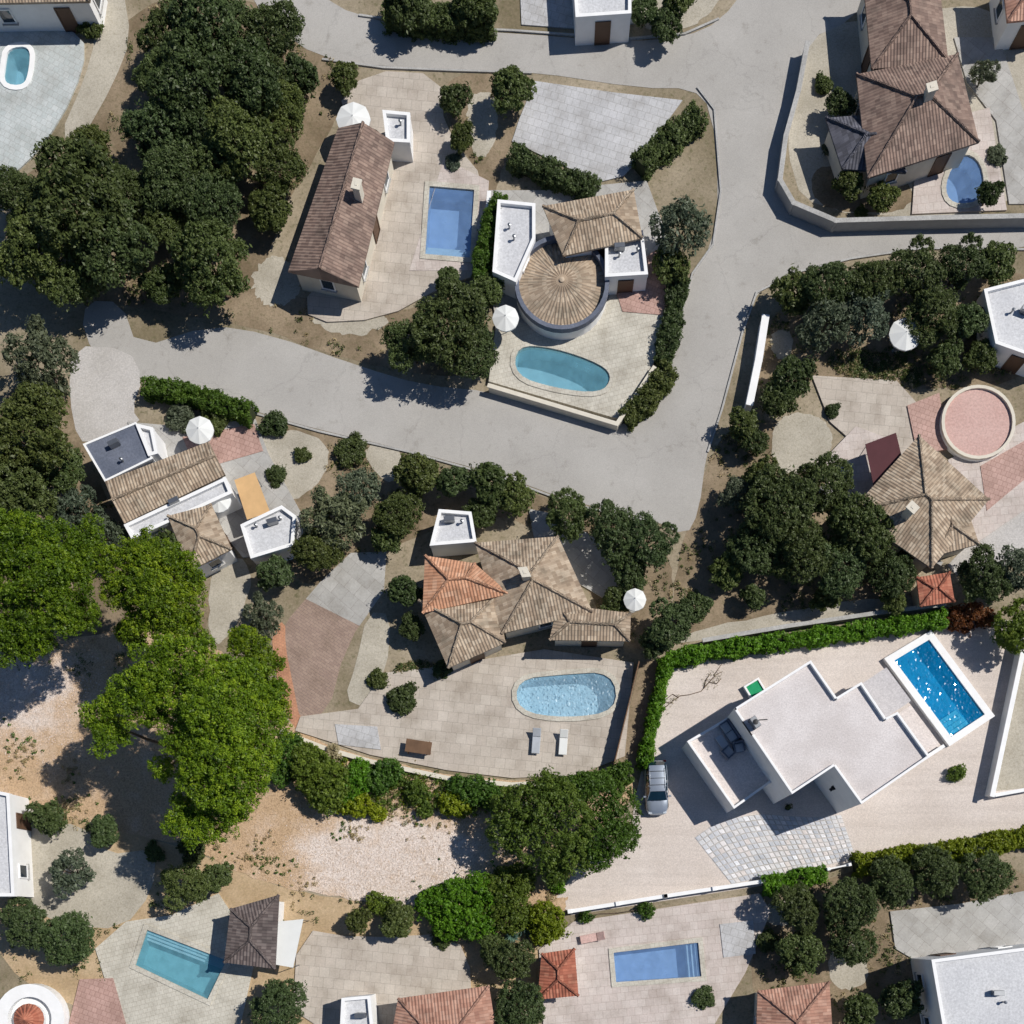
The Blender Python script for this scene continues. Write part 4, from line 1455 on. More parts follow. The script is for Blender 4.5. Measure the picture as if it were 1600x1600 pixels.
n1 = noise(N, L, pos, 6, 4); r1 = ramp(N, [(0.3, (0.85,) * 3), (0.7, (1.08,) * 3)]); L.new(n1.outputs[0], r1.inputs[0])
L.new(mix(N, L, 1.0, r.outputs[0], r1.outputs[0], 'MULTIPLY'), B.inputs['Base Color']); setv(B, 'Roughness', 0.8)
bump(N, L, B, n1.outputs[0], 0.4, 0.02)
MT['fan_stone'] = m
NCOL, NROW = 26, 11
rs = random.Random(3)
for j in range(NROW):
    sh = 0.0
    for i in range(NCOL + (1 if sh else 0)):
        t0, t1 = max(0, (i - sh) / NCOL), min(1, (i + 1 - sh) / NCOL)
        v0, v1 = j / NROW, (j + 1) / NROW
        cs = []
        for t, v in ((t0, v0), (t1, v0), (t1, v1), (t0, v1)):
            a, b = lerp_line(top_l, t), lerp_line(bot_l, t)
            cs.append(P(a[0] + (b[0] - a[0]) * v, a[1] + (b[1] - a[1]) * v).to_2d())
        c = sum(cs, Vector((0, 0))) / 4
        g = 0.035 + rs.uniform(0, 0.015)
        pr = [p + (c - p).normalized() * g * 1.3 + Vector((rs.uniform(-.012, .012), rs.uniform(-.012, .012))) for p in cs]
        z = 0.06 + rs.uniform(0, 0.02)
        pi = [p + (c - p).normalized() * 0.03 for p in pr]
        tilt = [rs.uniform(-.004, .004) for _ in range(4)]
        V = [(p.x, p.y, 0.02) for p in pr] + [(p.x, p.y, z - 0.014) for p in pr] + [(p.x, p.y, z + tl) for p, tl in zip(pi, tilt)]
        F = [(k + 4 * l, (k + 1) % 4 + 4 * l, (k + 1) % 4 + 4 * l + 4, k + 4 * l + 4) for l in range(2) for k in range(4)] + [(8, 9, 10, 11)]
        mesh('stone', V, F, MT['fan_stone'], fan)

# ------------------------------------------------------------------ the parked car
def build_car(px, py, ang):
    p = P(px, py, 0.6)
    t = thing('parked_car', 'silver estate car parked against the hedge beside the villa', 'car', (p.x, p.y, 0.03))
    fwd = Vector((math.cos(ang), math.sin(ang))); lat = Vector((-fwd.y, fwd.x)); z0 = 0.03
    def X(s, l, z): return (p.x + fwd.x * s + lat.x * l, p.y + fwd.y * s + lat.y * l, z0 + z)
    paint = plain('silver_paint', lin(170, 178, 188), 0.28, 0.55, 0.03, 0.6, 0.8)
    glass = plain('tinted_car_glass', lin(12, 38, 50), 0.05, 0.0, 0.0, 0.9)
    black = plain('black_plastic', lin(22, 23, 25), 0.6)
    red = plain('tail_lamp_red', lin(150, 20, 22), 0.2); lampm = plain('head_lamp_glass', lin(220, 226, 232), 0.1, 0.3)
    # lower body: stations along the length (s, half width, sill z, belt z, crown z on centre line)
    st = [(-2.10, 0.55, 0.42, 0.62, 0.64), (-2.06, 0.74, 0.32, 0.80, 0.84), (-1.85, 0.86, 0.26, 0.93, 0.96), (-1.2, 0.90, 0.24, 0.96, 0.98), (0.0, 0.90, 0.24, 0.94, 0.97),
          (0.75, 0.90, 0.24, 0.92, 0.98), (1.25, 0.88, 0.25, 0.86, 0.95), (1.7, 0.83, 0.27, 0.77, 0.86), (1.95, 0.72, 0.30, 0.66, 0.74), (2.08, 0.52, 0.36, 0.54, 0.58), (2.12, 0.30, 0.42, 0.48, 0.5)]
    V, F = [], []
    for s, w, a, b, c in st:
        V += [X(s, -w * 0.9, a), X(s, -w, (a + b) / 2), X(s, -w * 0.95, b - 0.03), X(s, -w * 0.82, b + (c - b) * 0.5), X(s, -w * 0.4, c - 0.005), X(s, 0, c),
              X(s, w * 0.4, c - 0.005), X(s, w * 0.82, b + (c - b) * 0.5), X(s, w * 0.95, b - 0.03), X(s, w, (a + b) / 2), X(s, w * 0.9, a)]
    n = 11
    for i in range(len(st) - 1):
        for k in range(n - 1):
            F.append((i * n + k, i * n + k + 1, (i + 1) * n + k + 1, (i + 1) * n + k))
        F.append((i * n + n - 1, i * n, (i + 1) * n, (i + 1) * n + n - 1))
    F += [tuple(range(n)), tuple(range(len(st) * n - 1, len(st) * n - n - 1, -1))]
    body = mesh('body', V, F, paint, t, smooth=True)
    # cabin: belt ring and roof ring
    bs = [(-1.95, 0.72), (-1.5, 0.80), (-0.4, 0.82), (0.55, 0.81), (1.02, 0.74)]
    rf = [(-1.62, 0.58, 1.42), (-1.3, 0.62, 1.47), (-0.45, 0.64, 1.50), (0.15, 0.62, 1.47), (0.38, 0.58, 1.43)]
    V = []; F = []
    for s, w, z in rf:
        V += [X(s, -w, z - 0.02), X(s, -w * 0.6, z + 0.015), X(s, 0, z + 0.025), X(s, w * 0.6, z + 0.015), X(s, w, z - 0.02)]
    for i in range(4):
        for k in range(4): F.append((i * 5 + k, i * 5 + k + 1, i * 5 + k + 6, i * 5 + k + 5))
    roof = mesh('roof', V, F, paint, t, smooth=True)
    for k, s in enumerate((-1.15, -0.62, -0.1)):
        V, F = obox(Vector(X(s, 0, 0)[:2]), fwd, lat, 0.02, 0.6, z0 + 1.5, z0 + 1.535); mesh('roof_bar', V, F, black, roof)
    for sg in (-1, 1):
        V, F = tube([X(-1.4, 0.57 * sg, 1.47), X(-1.3, 0.57 * sg, 1.53), X(0.05, 0.57 * sg, 1.53), X(0.18, 0.57 * sg, 1.46)], [0.018] * 4, 6); mesh('roof_rail', V, F, MT['metal'], roof, smooth=True)
    V = [X(1.02, -0.74, 0.97), X(1.06, 0, 0.985), X(1.02, 0.74, 0.97), X(0.38, 0.57, 1.42), X(0.41, 0, 1.455), X(0.38, -0.57, 1.42)]
    mesh('windscreen', V, [(0, 1, 4, 5), (1, 2, 3, 4)], glass, t)
    V = [X(-1.97, -0.7, 0.93), X(-2.0, 0, 0.95), X(-1.97, 0.7, 0.93), X(-1.62, 0.57, 1.41), X(-1.65, 0, 1.44), X(-1.62, -0.57, 1.41)]
    mesh('rear_window', V, [(1, 0, 5, 4), (2, 1, 4, 3)], glass, t)
    for sg in (-1, 1):
        V = [X(s, w * sg, 0.93) for s, w in bs] + [X(s, w * sg, z - 0.03) for s, w, z in rf]
        mesh('side_window', V, [(i, i + 1, i + 6, i + 5) for i in range(4)], glass, t)
        for a, b, c, dd in ((0.98, 0.75, 0.37, 0.585), (0.0, 0.835, -0.05, 0.645), (-1.0, 0.825, -0.95, 0.635)):
            V, F = tube([X(a, b * sg, 0.94), X(c, dd * sg, 1.45)], [0.035, 0.03], 6); mesh('pillar', V, F, paint, t)
        V, F = obox(Vector(X(0.72, 0.98 * sg, 0)[:2]), fwd, lat, 0.07, 0.1, z0 + 0.93, z0 + 1.08, 0.03); mesh('wing_mirror', V, F, paint, t)
        V, F = obox(Vector(X(1.9, 0.56 * sg, 0)[:2]), fwd, lat, 0.13, 0.14, z0 + 0.60, z0 + 0.735, 0.03); mesh('headlight', V, F, lampm, t)
        V, F = obox(Vector(X(-2.0, 0.68 * sg, 0)[:2]), fwd, lat, 0.09, 0.1, z0 + 0.62, z0 + 0.92, 0.03); mesh('tail_light', V, F, red, t)
        for s in (-0.45, 0.35):
            V, F = obox(Vector(X(s, 0.905 * sg, 0)[:2]), fwd, lat, 0.09, 0.015, z0 + 0.82, z0 + 0.85); mesh('door_handle', V, F, MT['metal'], t)
        for s in (-1.28, 1.3):
            c = Vector(X(s, 0.80 * sg, 0.32)); ax = Vector((lat.x, lat.y, 0))
            V, F = tube([c - ax * 0.1, c - ax * 0.08, c + ax * 0.08, c + ax * 0.1], [0.27, 0.32, 0.32, 0.27], 18); w = mesh('wheel', V, F, black, t, smooth=False)
            V, F = tube([c + ax * 0.1 * sg, c + ax * 0.115 * sg], [0.2, 0.17], 14); mesh('rim', V, F, MT['metal'], w)
    V, F = obox(Vector(X(2.06, 0, 0)[:2]), fwd, lat, 0.06, 0.36, z0 + 0.40, z0 + 0.53, 0.02); mesh('grille', V, F, black, t)
    V, F = obox(Vector(X(2.13, 0, 0)[:2]), fwd, lat, 0.01, 0.24, z0 + 0.33, z0 + 0.42); mesh('number_plate', V, F, MT['white'], t)
    for sg in (-1, 1):
        V, F = tube([X(1.08, 0.3 * sg, 1.0), X(0.98, -0.2 + 0.3 * sg, 1.05)], [0.01, 0.01], 5); mesh('wiper', V, F, black, t)
    return t
build_car(1025.5, 1231, math.radians(-88))

# sprawling bare vine on the gravel north of the villa
p = P(1085, 1082)
vn = thing('creeping_vine', 'thin bare vine sprawling over the pale gravel beside the villa', 'plant', (p.x, p.y, 0.03))
for pts in ([(1034, 1110), (1050, 1096), (1062, 1088), (1078, 1086), (1095, 1080), (1108, 1066), (1118, 1055), (1130, 1048)], [(1060, 1090), (1052, 1085), (1042, 1092)], [(1100, 1076), (1104, 1062), (1112, 1050)],
            [(1108, 1066), (1120, 1068), (1128, 1060)], [(1116, 1056), (1128, 1036)], [(1046, 1098), (1038, 1098)]):
    V, F = tube([P(a, b, 0.06) + Vector((R.uniform(-.05, .05), R.uniform(-.05, .05), R.uniform(-.01, .05))) for a, b in pts], [0.03] * (len(pts) - 1) + [0.015], 6)
    mesh('stem', V, F, MT['bark'], vn, smooth=True)
rng = np.random.default_rng(6)
cc = np.array([list(P(a, b, 0.1) - Vector((p.x, p.y, 0.03))) for a, b in ((1034, 1108), (1040, 1112), (1050, 1094), (1056, 1089), (1102, 1064), (1108, 1058), (1112, 1052), (1118, 1062), (1126, 1052), (1104, 1072), (1116, 1070), (1122, 1060), (1048, 1100))])
qq, tt = leaf_arrays(cc, 0.3, 22, 0.05, rng, flat=0.25)
o = bpy.data.objects.new('leaves', leaf_mesh('leaves', qq, tt, LF['dry'])); COL.objects.link(o); o.parent = vn

# ------------------------------------------------------------------ neighbouring houses
def house(name, label, px, py):
    p = P(px, py)
    return thing(name, label, 'house', (p.x, p.y, 0))

def terrace(px, mat, z=0.14, rnd=0, parent=None, name='terrace'):
    return sheet(name, px, z, MT[mat], skirt=z + 0.02, rnd=rnd, parent=parent)

# top left: white pool deck
terrace([(-30, 12), (60, 34), (132, 56), (132, 108), (96, 190), (40, 262), (-30, 310)], 'deck_white', rnd=1)
pool('small turquoise pool on the white deck in the top left corner', HOLES_Q['topleft'], 'pale', 'teal', copmat='white', z=0.2)
h = house('bungalow', 'low taupe roofed bungalow cut by the top left corner', 40, -20)
add_hip(h, [(-60, -70), (150, -60), (140, 2), (-60, 6)], 3.0, tile='tile_taupe', wall='white')

# brown gabled house with blue pool
terrace([(575, 112), (690, 118), (694, 205), (764, 290), (750, 430), (690, 450), (600, 500), (482, 506), (480, 452), (548, 440), (600, 250), (612, 215), (520, 176)], 'deck_beige', rnd=1)
terrace([(694, 250), (764, 285), (755, 425), (640, 425)], 'deck_rose', z=0.17, name='pool_deck')
pool('blue rectangular pool on the pale deck of the long brown roofed house', HOLES_Q['brown'], 'blue', 'blue', z=0.22, steps=(0, 1, 0.35, 3))
h = house('brown_roofed_house', 'long house with a dark brown gabled tile roof right of the grove', 530, 330)
add_hip(h, [(528, 200), (616, 222), (560, 448), (450, 424)], 2.7, 0.5, 'tile_brown', 'cream', 'gable', chim=[(560, 300)])
parasol(552, 186, 27, 'large white parasol at the upper end of the long brown roof')
h = house('white_shed', 'small white flat roofed shed right of the white parasol', 622, 196)
add_flat(h, [(598, 172), (640, 176), (640, 222), (604, 220)], 2.2)
patch(circle(432, 440, 40, 9), 'sand', 0.02, 1, 0.2, 'garden_gravel')
patch([(480, 470), (560, 470), (620, 500), (560, 530), (490, 510)], 'sand', 0.018, 2, 0.2, 'garden_gravel')
patch([(726, 150), (772, 140), (780, 200), (760, 250), (735, 240)], 'sand', 0.02, 2, 0.1, 'garden_gravel')
garden_wall('low pale wall between the blue pool and the tall hedge', [(764, 300), (752, 440)], 1.0)

# pale court between the upper roads
terrace([(836, 128), (960, 146), (1066, 158), (1010, 236), (975, 276), (935, 286), (800, 222), (812, 186)], 'court', z=0.1, name='car_court')

# house above the top road
terrace([(812, -30), (990, -30), (990, 38), (900, 46), (815, 40)], 'court', z=0.1, name='forecourt')
h = house('white_house', 'white flat roofed house cut by the top edge above the road', 940, -40)
add_flat(h, [(890, -120), (986, -120), (986, 20), (900, 26)], 2.6)
patch([(1000, -30), (1140, -30), (1110, 26), (1060, 50), (1000, 52)], 'sand', 0.02, 1, name='garden_gravel')

# house with the round tower
h = house('round_tower_house', 'white house with a round dark rimmed tower above the pale blue pool', 890, 440)
terrace([(776, 508), (880, 510), (960, 470), (1042, 496), (1020, 572), (964, 658), (764, 600)], 'deck_cream', z=0.4, name='pool_deck')
terrace([(764, 300), (850, 300), (1010, 285), (1045, 380), (1042, 496), (960, 472), (880, 512), (776, 508), (760, 420)], 'deck_grey', z=0.2)
add_flat(h, [(778, 312), (836, 318), (836, 372), (806, 440), (770, 424)], 2.4, 'roof_white', 'white')
add_hip(h, [(848, 322), (990, 296), (1004, 372), (880, 400)], 2.7, 0.3, 'tile_taupe', 'white')
add_flat(h, [(946, 372), (1004, 360), (1012, 428), (946, 432)], 2.5, 'roof_white', 'white')
# tower
zt = 1.9
cpt = P(878, 442, zt)
rt = 72 / FPX * (CAM_H - zt)
V, F = prism([Vector((cpt.x + rt * math.cos(t * math.pi / 18), cpt.y + rt * math.sin(t * math.pi / 18))) for t in range(36)], 0.0, zt - 0.3, top=False)
mesh('wall', V, F, MT['white'], h, smooth=False)
V, F = lathe(cpt, [(rt + 0.1, zt - 0.4), (rt + 0.1, zt + 0.12), (rt - 0.22, zt + 0.12), (rt - 0.22, zt - 0.35)], 36)
F = F[:-1]
mesh('parapet', V, F, MT['slate'], h)
fs = []
for k in range(24):
    a0, a1 = 2 * math.pi * k / 24, 2 * math.pi * (k + 1) / 24
    rr = rt - 0.2
    fs.append([(cpt.x + rr * math.cos(a0), cpt.y + rr * math.sin(a0), zt - 0.35), (cpt.x + rr * math.cos(a1), cpt.y + rr * math.sin(a1), zt - 0.35), (cpt.x, cpt.y, zt + 0.4)])
V, F, UV = roof_faces(fs)
mesh('roof', V, F, MT['tile_taupe'], h, uv=UV)
V, F = lathe(cpt, [(0.2, zt + 0.36), (0.2, zt + 0.44), (0.05, zt + 0.5)], 12)
mesh('roof_cap', V, F, MT['tile_taupe'], h)
terrace([(958, 446), (1024, 396), (1050, 420), (1042, 498), (972, 492)], 'deck_pink', z=0.45)
pool('pale blue rounded pool on the cream deck below the round tower', HOLES_Q['round'], 'pale', 'teal', z=0.46)
parasol(790, 497, 21, 'white parasol left of the pale blue pool below the round tower')
garden_wall('pale retaining wall along the road below the round tower pool', [(764, 602), (964, 662), (1022, 574)], 0.9, 0.25, 'cream')

# top right house inside a pale boundary wall
garden_wall('pale boundary wall curving round the top right plot', [(1262, 66), (1248, 140), (1228, 212), (1219, 280), (1240, 316), (1306, 344), (1450, 340), (1640, 336)], 1.2, 0.3, 'grey')
h = house('hip_roofed_house', 'large brown hip roofed house in the top right plot', 1420, 150)
terrace([(1470, 190), (1545, 170), (1572, 330), (1424, 336), (1430, 250)], 'deck_rose', name='pool_deck')
add_hip(h, [(1348, -40), (1466, -40), (1482, 96), (1362, 108)], 2.8, 0.36, 'tile_brown', 'cream')
add_hip(h, [(1338, 116), (1496, 84), (1530, 222), (1356, 278)], 2.9, 0.42, 'tile_brown', 'cream', chim=[(1450, 150)])
add_hip(h, [(1290, 184), (1398, 176), (1416, 270), (1316, 264)], 2.3, 0.4, 'tile_shaded', 'cream', wins=False)  # shade of one slope painted over the whole roof
pool('small blue wedge shaped pool of the top right house', HOLES_Q['wedge'], 'blue', 'blue', z=0.2)
h = house('red_roofed_house', 'house with a dusky pink tile roof in the top right corner', 1600, 0)
add_hip(h, [(1564, -60), (1660, -60), (1660, 26), (1574, 34)], 3.0, 0.36, 'tile_rose', 'white')
terrace([(1490, 60), (1560, 60), (1600, 180), (1610, 320), (1576, 320), (1556, 190), (1510, 130)], 'deck_grey', z=0.1)

# plot below the right hand road
parasol(1415, 522, 26, 'white parasol standing among the dark trees below the right road')
h = house('pale_annex', 'pale lilac flat roofed building at the right edge below the road', 1580, 490)
add_flat(h, [(1538, 452), (1640, 426), (1640, 566), (1556, 536)], 2.6, 'roof_white', 'white')
garden_wall('white roadside wall on the right bank of the road', [(1196, 496), (1186, 560), (1172, 628)], 1.3, 0.5, 'white')
patch([(1200, 520), (1236, 510), (1240, 560), (1210, 565)], 'sand', 0.02, 1, 0.1, 'garden_gravel')
patch([(1205, 660), (1250, 640), (1300, 665), (1300, 710), (1250, 745), (1205, 730)], 'sand', 0.025, 2, 0.1, 'garden_gravel')
patch([(1300, 540), (1420, 560), (1460, 610), (1360, 600), (1290, 575)], 'soil', 0.02, 2, 0.1)

# pink house on the right
h = house('pink_terrace_house', 'sprawling taupe roofed house with pink terraces and a round pink roof', 1440, 760)
terrace([(1268, 588), (1400, 596), (1440, 640), (1470, 720), (1340, 800), (1284, 748), (1330, 690), (1296, 660)], 'deck_beige')
terrace([(1284, 722), (1336, 668), (1394, 690), (1356, 790)], 'deck_rose', z=0.22)
terrace([(1416, 636), (1466, 616), (1478, 704), (1432, 712)], 'deck_pink', z=0.24)
terrace([(1480, 720), (1640, 640), (1640, 770), (1524, 850), (1494, 800)], 'deck_rose', z=0.2)
terrace([(1530, 730), (1600, 690), (1612, 740), (1540, 800)], 'deck_pink', z=0.24)
add_hip(h, [(1328, 800), (1436, 680), (1546, 780), (1456, 888)], 2.9, 0.34, 'tile_taupe', 'cream', chim=[(1420, 800)])
add_hip(h, [(1440, 790), (1500, 760), (1530, 850), (1456, 870)], 2.7, 0.34, 'tile_taupe', 'cream', wins=False)
zt = 0.8
cpt = P(1530, 658, zt)
rt = 58 / FPX * (CAM_H - zt)
cc = [Vector((cpt.x + rt * math.cos(t * math.pi / 16), cpt.y + rt * math.sin(t * math.pi / 16))) for t in range(32)]
V, F = prism(cc, 0, zt - 0.3, top=False); mesh('wall', V, F, MT['white'], h)
V, F = sheet_data_free(offset(ccw(cc), 0.1), zt - 0.3); mesh('round_roof', V, F, MT['pink_roof'], h)
V, F = ring(cc, 0.24, zt - 0.35, zt - 0.1); mesh('parapet', V, F, MT['cream'], h)
# added dark maroon panel standing in for the gap shadow
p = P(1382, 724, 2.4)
aw = thing('awning', 'dark maroon panel imitating the shadow over the rose terrace', 'awning', (p.x, p.y, 0.2))  # awning shape made up to darken this gap
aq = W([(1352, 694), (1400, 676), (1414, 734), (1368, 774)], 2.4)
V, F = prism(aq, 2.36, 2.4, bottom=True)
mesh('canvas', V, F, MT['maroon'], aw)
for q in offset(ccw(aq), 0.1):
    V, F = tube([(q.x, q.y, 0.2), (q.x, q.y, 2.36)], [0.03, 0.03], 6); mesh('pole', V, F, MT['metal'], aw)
sheet('side_path', [(1276, 764), (1300, 750), (1478, 862), (1462, 888), (1380, 830)], 0.03, MT['deck_grey'])
garden_wall('grey retaining wall below the taupe roofed pink terrace house', [(1280, 766), (1384, 826), (1470, 880)], 1.0, 0.25, 'grey')
sheet('driveway', [(1474, 876), (1640, 756), (1640, 866), (1500, 906)], 0.028, MT['drive'], rnd=1)
h = house('red_shed', 'small red tiled shed above the rust red hedge', 1460, 925)
add_hip(h, [(1432, 902), (1484, 894), (1492, 940), (1438, 948)], 2.3, 0.25, 'tile_red', 'cream')
garden_wall('long grey wall behind the green hedge above the villa', [(1100, 1000), (1230, 978), (1380, 956), (1476, 944)], 0.8, 0.25, 'grey')

# centre house with the orange roof and bright pool
h = house('orange_roofed_house', 'house with one orange and several taupe tile roofs above the bright pool', 780, 950)
terrace([(600, 1052), (700, 1040), (850, 1015), (990, 1036), (976, 1182), (900, 1212), (800, 1216), (700, 1204), (580, 1180), (462, 1142), (470, 1120), (560, 1108)], 'deck_beige', rnd=0)
terrace([(826, 796), (876, 806), (984, 880), (964, 948), (900, 910), (836, 850)], 'deck_grey')
sheet('driveway', [(548, 868), (602, 866), (598, 924), (540, 1010), (512, 1118), (452, 1140), (426, 1010), (462, 950)], 0.026, MT['deck_brown'], rnd=1)
sheet('driveway_apron', [(548, 864), (604, 862), (600, 924), (562, 978), (478, 936), (500, 910)], 0.03, MT['deck_grey'])
sheet('terracotta_edging', [(424, 985), (446, 968), (446, 1010), (456, 1060), (470, 1130), (500, 1150), (452, 1138), (430, 1050)], 0.031, MT['deck_orange'], rnd=1)
sheet('garden_path', [(574, 956), (612, 960), (604, 1050), (570, 1106), (538, 1092), (556, 1040)], 0.03, MT['sand'], rnd=1)
patch([(640, 1030), (700, 1040), (690, 1060), (600, 1060)], 'soil', 0.03, 1)
add_hip(h, [(664, 868), (742, 880), (796, 928), (660, 958)], 3.2, 0.32, 'tile_orange', 'cream', wins=False)
add_hip(h, [(654, 938), (776, 930), (790, 1004), (700, 1044)], 2.8, 0.4, 'tile_taupe', 'cream')
add_hip(h, [(742, 848), (872, 838), (926, 956), (784, 990)], 2.9, 0.34, 'tile_taupe', 'cream', chim=[(820, 900)])
add_hip(h, [(872, 944), (986, 958), (984, 1002), (858, 1000)], 2.8, 0.28, 'tile_taupe', 'cream')
add_flat(h, [(686, 796), (736, 800), (744, 846), (672, 852)], 2.5, 'roof_white', 'white', wins=False)
pool('bright pale blue pool with rounded ends below the taupe roofs', HOLES_Q['bright'], 'light', 'glare', ripple=0.013, z=0.22, copmat='deck_cream')
parasol(992, 937, 18, 'small white parasol beside the dark trees right of the taupe roofs')
terrace([(524, 1132), (590, 1136), (596, 1172), (530, 1164)], 'court', z=0.2)
lounger(838, 1160, 1.5, 'grey sun lounger below the bright pool, left one', 'loungers by the bright pool', 'cush')
lounger(880, 1162, 1.5, 'white sun lounger below the bright pool, right one', 'loungers by the bright pool')
tb2 = P(656, 1170)
t = thing('dining_table', 'brown wooden dining table on the lower edge of the beige terrace', 'table', (tb2.x, tb2.y, 0.14))
V, F = obox(tb2.to_2d(), (1, -0.15), (0.15, 1), 1.0, 0.5, 0.84, 0.9, 0.01); mesh('tabletop', V, F, MT['wood'], t)
for sx in (-0.85, 0.85):
    for sy in (-0.38, 0.38):
        V, F = obox(tb2.to_2d() + Vector((sx, sy)), (1, 0), (0, 1), 0.04, 0.04, 0.14, 0.84); mesh('leg', V, F, MT['wood'], t)
garden_wall('curved stone retaining wall below the beige terrace of the bright pool', [(440, 1143), (510, 1170), (580, 1190), (700, 1216), (800, 1226), (900, 1220), (968, 1200)], 0.5, 0.28, 'cream')
# tan fence strip between the two plots
sheet('earth_strip', [(1000, 1036), (1030, 1030), (1002, 1184), (962, 1196)], 0.034, MT['soil'])
fa, fb = P(996, 1040).to_2d(), P(958, 1196).to_2d()
ft = thing('wooden_fence', 'dark wooden fence between the bright pool terrace and the villa hedge', 'fence', (fa.x, fa.y, 0))
d = (fb - fa).normalized(); nr = Vector((-d.y, d.x)); ln = (fb - fa).length
nb = 34
for k in range(nb):
    V, F = obox(fa.lerp(fb, (k + 0.5) / nb), d, nr, ln / nb / 2 - 0.012, 0.018, 0.05, 1.5 + 0.03 * (k % 3))
    mesh('board', V, F, MT['wood'], ft)
for z in (0.35, 1.2):
    V, F = obox((fa + fb) / 2 + nr * 0.045, d, nr, ln / 2, 0.022, z, z + 0.09); mesh('rail', V, F, MT['wood'], ft)

# left house with the blue grey roof
h = house('blue_grey_roofed_house', 'left house with a blue grey sheet roof beside taupe tiles and white terraces', 250, 760)
terrace([(200, 660), (290, 668), (400, 656), (420, 710), (470, 800), (466, 860), (380, 872), (300, 770), (230, 740)], 'deck_grey', z=0.12)
terrace([(286, 684), (398, 664), (412, 706), (308, 736)], 'deck_pink', z=0.16)
add_flat(h, [(130, 694), (212, 660), (238, 716), (164, 752)], 2.6, 'slate', 'white', para=0.12, th=0.12)
add_hip(h, [(164, 752), (326, 690), (352, 742), (194, 818)], 2.8, 0.3, 'tile_taupe', 'white', 'gable')
add_flat(h, [(194, 820), (352, 746), (362, 770), (206, 842)], 2.9, 'roof_white', 'white', wins=False)
add_hip(h, [(262, 806), (330, 788), (362, 858), (296, 892)], 3.0, 0.32, 'tile_taupe', 'white')
add_flat(h, [(212, 662), (238, 668), (246, 708), (232, 712)], 2.7, 'roof_white', 'white', wins=False)
add_flat(h, [(376, 820), (440, 790), (462, 806), (458, 852), (392, 872)], 2.4, 'roof_white', 'white', wins=False)
parasol(342, 782, 19, 'white parasol between the taupe roofs and the tan awning')
p = P(394, 774, 2.3)
aw = thing('awning', 'tan canvas awning on the terrace right of the white parasol', 'awning', (p.x, p.y, 0.12))
aq = W([(366, 750), (398, 738), (422, 800), (386, 812)], 2.3)
V, F = prism(aq, 2.26, 2.3, bottom=True); mesh('canvas', V, F, MT['tan'], aw)
for q in offset(ccw(aq), 0.1):
    V, F = tube([(q.x, q.y, 0.12), (q.x, q.y, 2.26)], [0.03, 0.03], 6); mesh('pole', V, F, MT['metal'], aw)
parasol(312, 672, 22, 'pale pink parasol at the top of the pink terrace', 'canvas')

# bottom left plots
h = house('white_corner_house', 'white flat roofed house at the left edge below the pine', -10, 1320)
add_flat(h, [(-60, 1225), (14, 1240), (22, 1400), (-60, 1400)], 3.0, 'roof_white', 'white')
sheet('gravel_court', [(24, 1262), (60, 1262), (56, 1290), (128, 1286), (164, 1336), (244, 1326), (240, 1392), (192, 1452), (100, 1446), (30, 1410)], 0.03, MT['sand'], rnd=1)
terrace([(150, 1482), (198, 1440), (268, 1430), (342, 1396), (402, 1486), (372, 1620), (200, 1620), (168, 1540)], 'deck_cream', name='pool_deck')
terrace([(126, 1530), (178, 1528), (204, 1620), (104, 1620)], 'deck_pink', z=0.17)
pool('teal rectangular pool on the cream deck at bottom left', HOLES_Q['teal'], 'teal', 'teal', z=0.22, steps=(2, 3, 0.3, 3))
p = P(46, 1592, 0.9)
gz = thing('round_fountain', 'round white basin with a red clay dome at the bottom left corner', 'fountain', (p.x, p.y, 0))
V, F = lathe(p, [(2.7, 0.0), (2.7, 0.9), (1.7, 0.9), (1.7, 0.3)], 32); mesh('rim', V, F, MT['white'], gz)
fs = []
for k in range(16):
    a0, a1 = 2 * math.pi * k / 16, 2 * math.pi * (k + 1) / 16
    fs.append([(p.x + 1.2 * math.cos(a0), p.y + 1.2 * math.sin(a0), 1.0), (p.x + 1.2 * math.cos(a1), p.y + 1.2 * math.sin(a1), 1.0), (p.x, p.y, 1.7)])
V, F, UV = roof_faces(fs)
mesh('dome', V, F, MT['tile_red'], gz, uv=UV)
V, F = lathe(p, [(1.1, 0.28), (1.1, 1.0)], 16); mesh('drum', V, F, MT['white'], gz)
h = house('dark_roofed_house', 'house with a dark taupe roof between teal pool and stony lot', 395, 1465)
add_hip(h, [(360, 1420), (436, 1398), (430, 1514), (350, 1504)], 3.0, 0.25, 'tile_dark', 'white')
p = P(448, 1474, 2.4)
aw = thing('awning', 'white canvas awning right of the dark taupe roof', 'awning', (p.x, p.y, 0))
aq = W([(434, 1440), (474, 1436), (458, 1512), (424, 1506)], 2.4)
V, F = prism(aq, 2.36, 2.4, bottom=True); mesh('canvas', V, F, MT['canvas'], aw)
for q in offset(ccw(aq), 0.1):
    V, F = tube([(q.x, q.y, 0.0), (q.x, q.y, 2.36)], [0.03, 0.03], 6); mesh('pole', V, F, MT['metal'], aw)

# bottom middle
terrace([(466, 1450), (560, 1466), (712, 1458), (742, 1530), (720, 1620), (456, 1620)], 'deck_beige', rnd=1)
h = house('rose_roofed_house', 'rose terracotta roofed house cut by the bottom edge below the shrubs', 690, 1590)
add_hip(h, [(622, 1560), (764, 1540), (786, 1680), (600, 1680)], 3.0, 0.3, 'tile_rose', 'cream')
add_flat(h, [(534, 1560), (578, 1556), (586, 1640), (530, 1640)], 2.7, 'roof_white', 'white', wins=False)

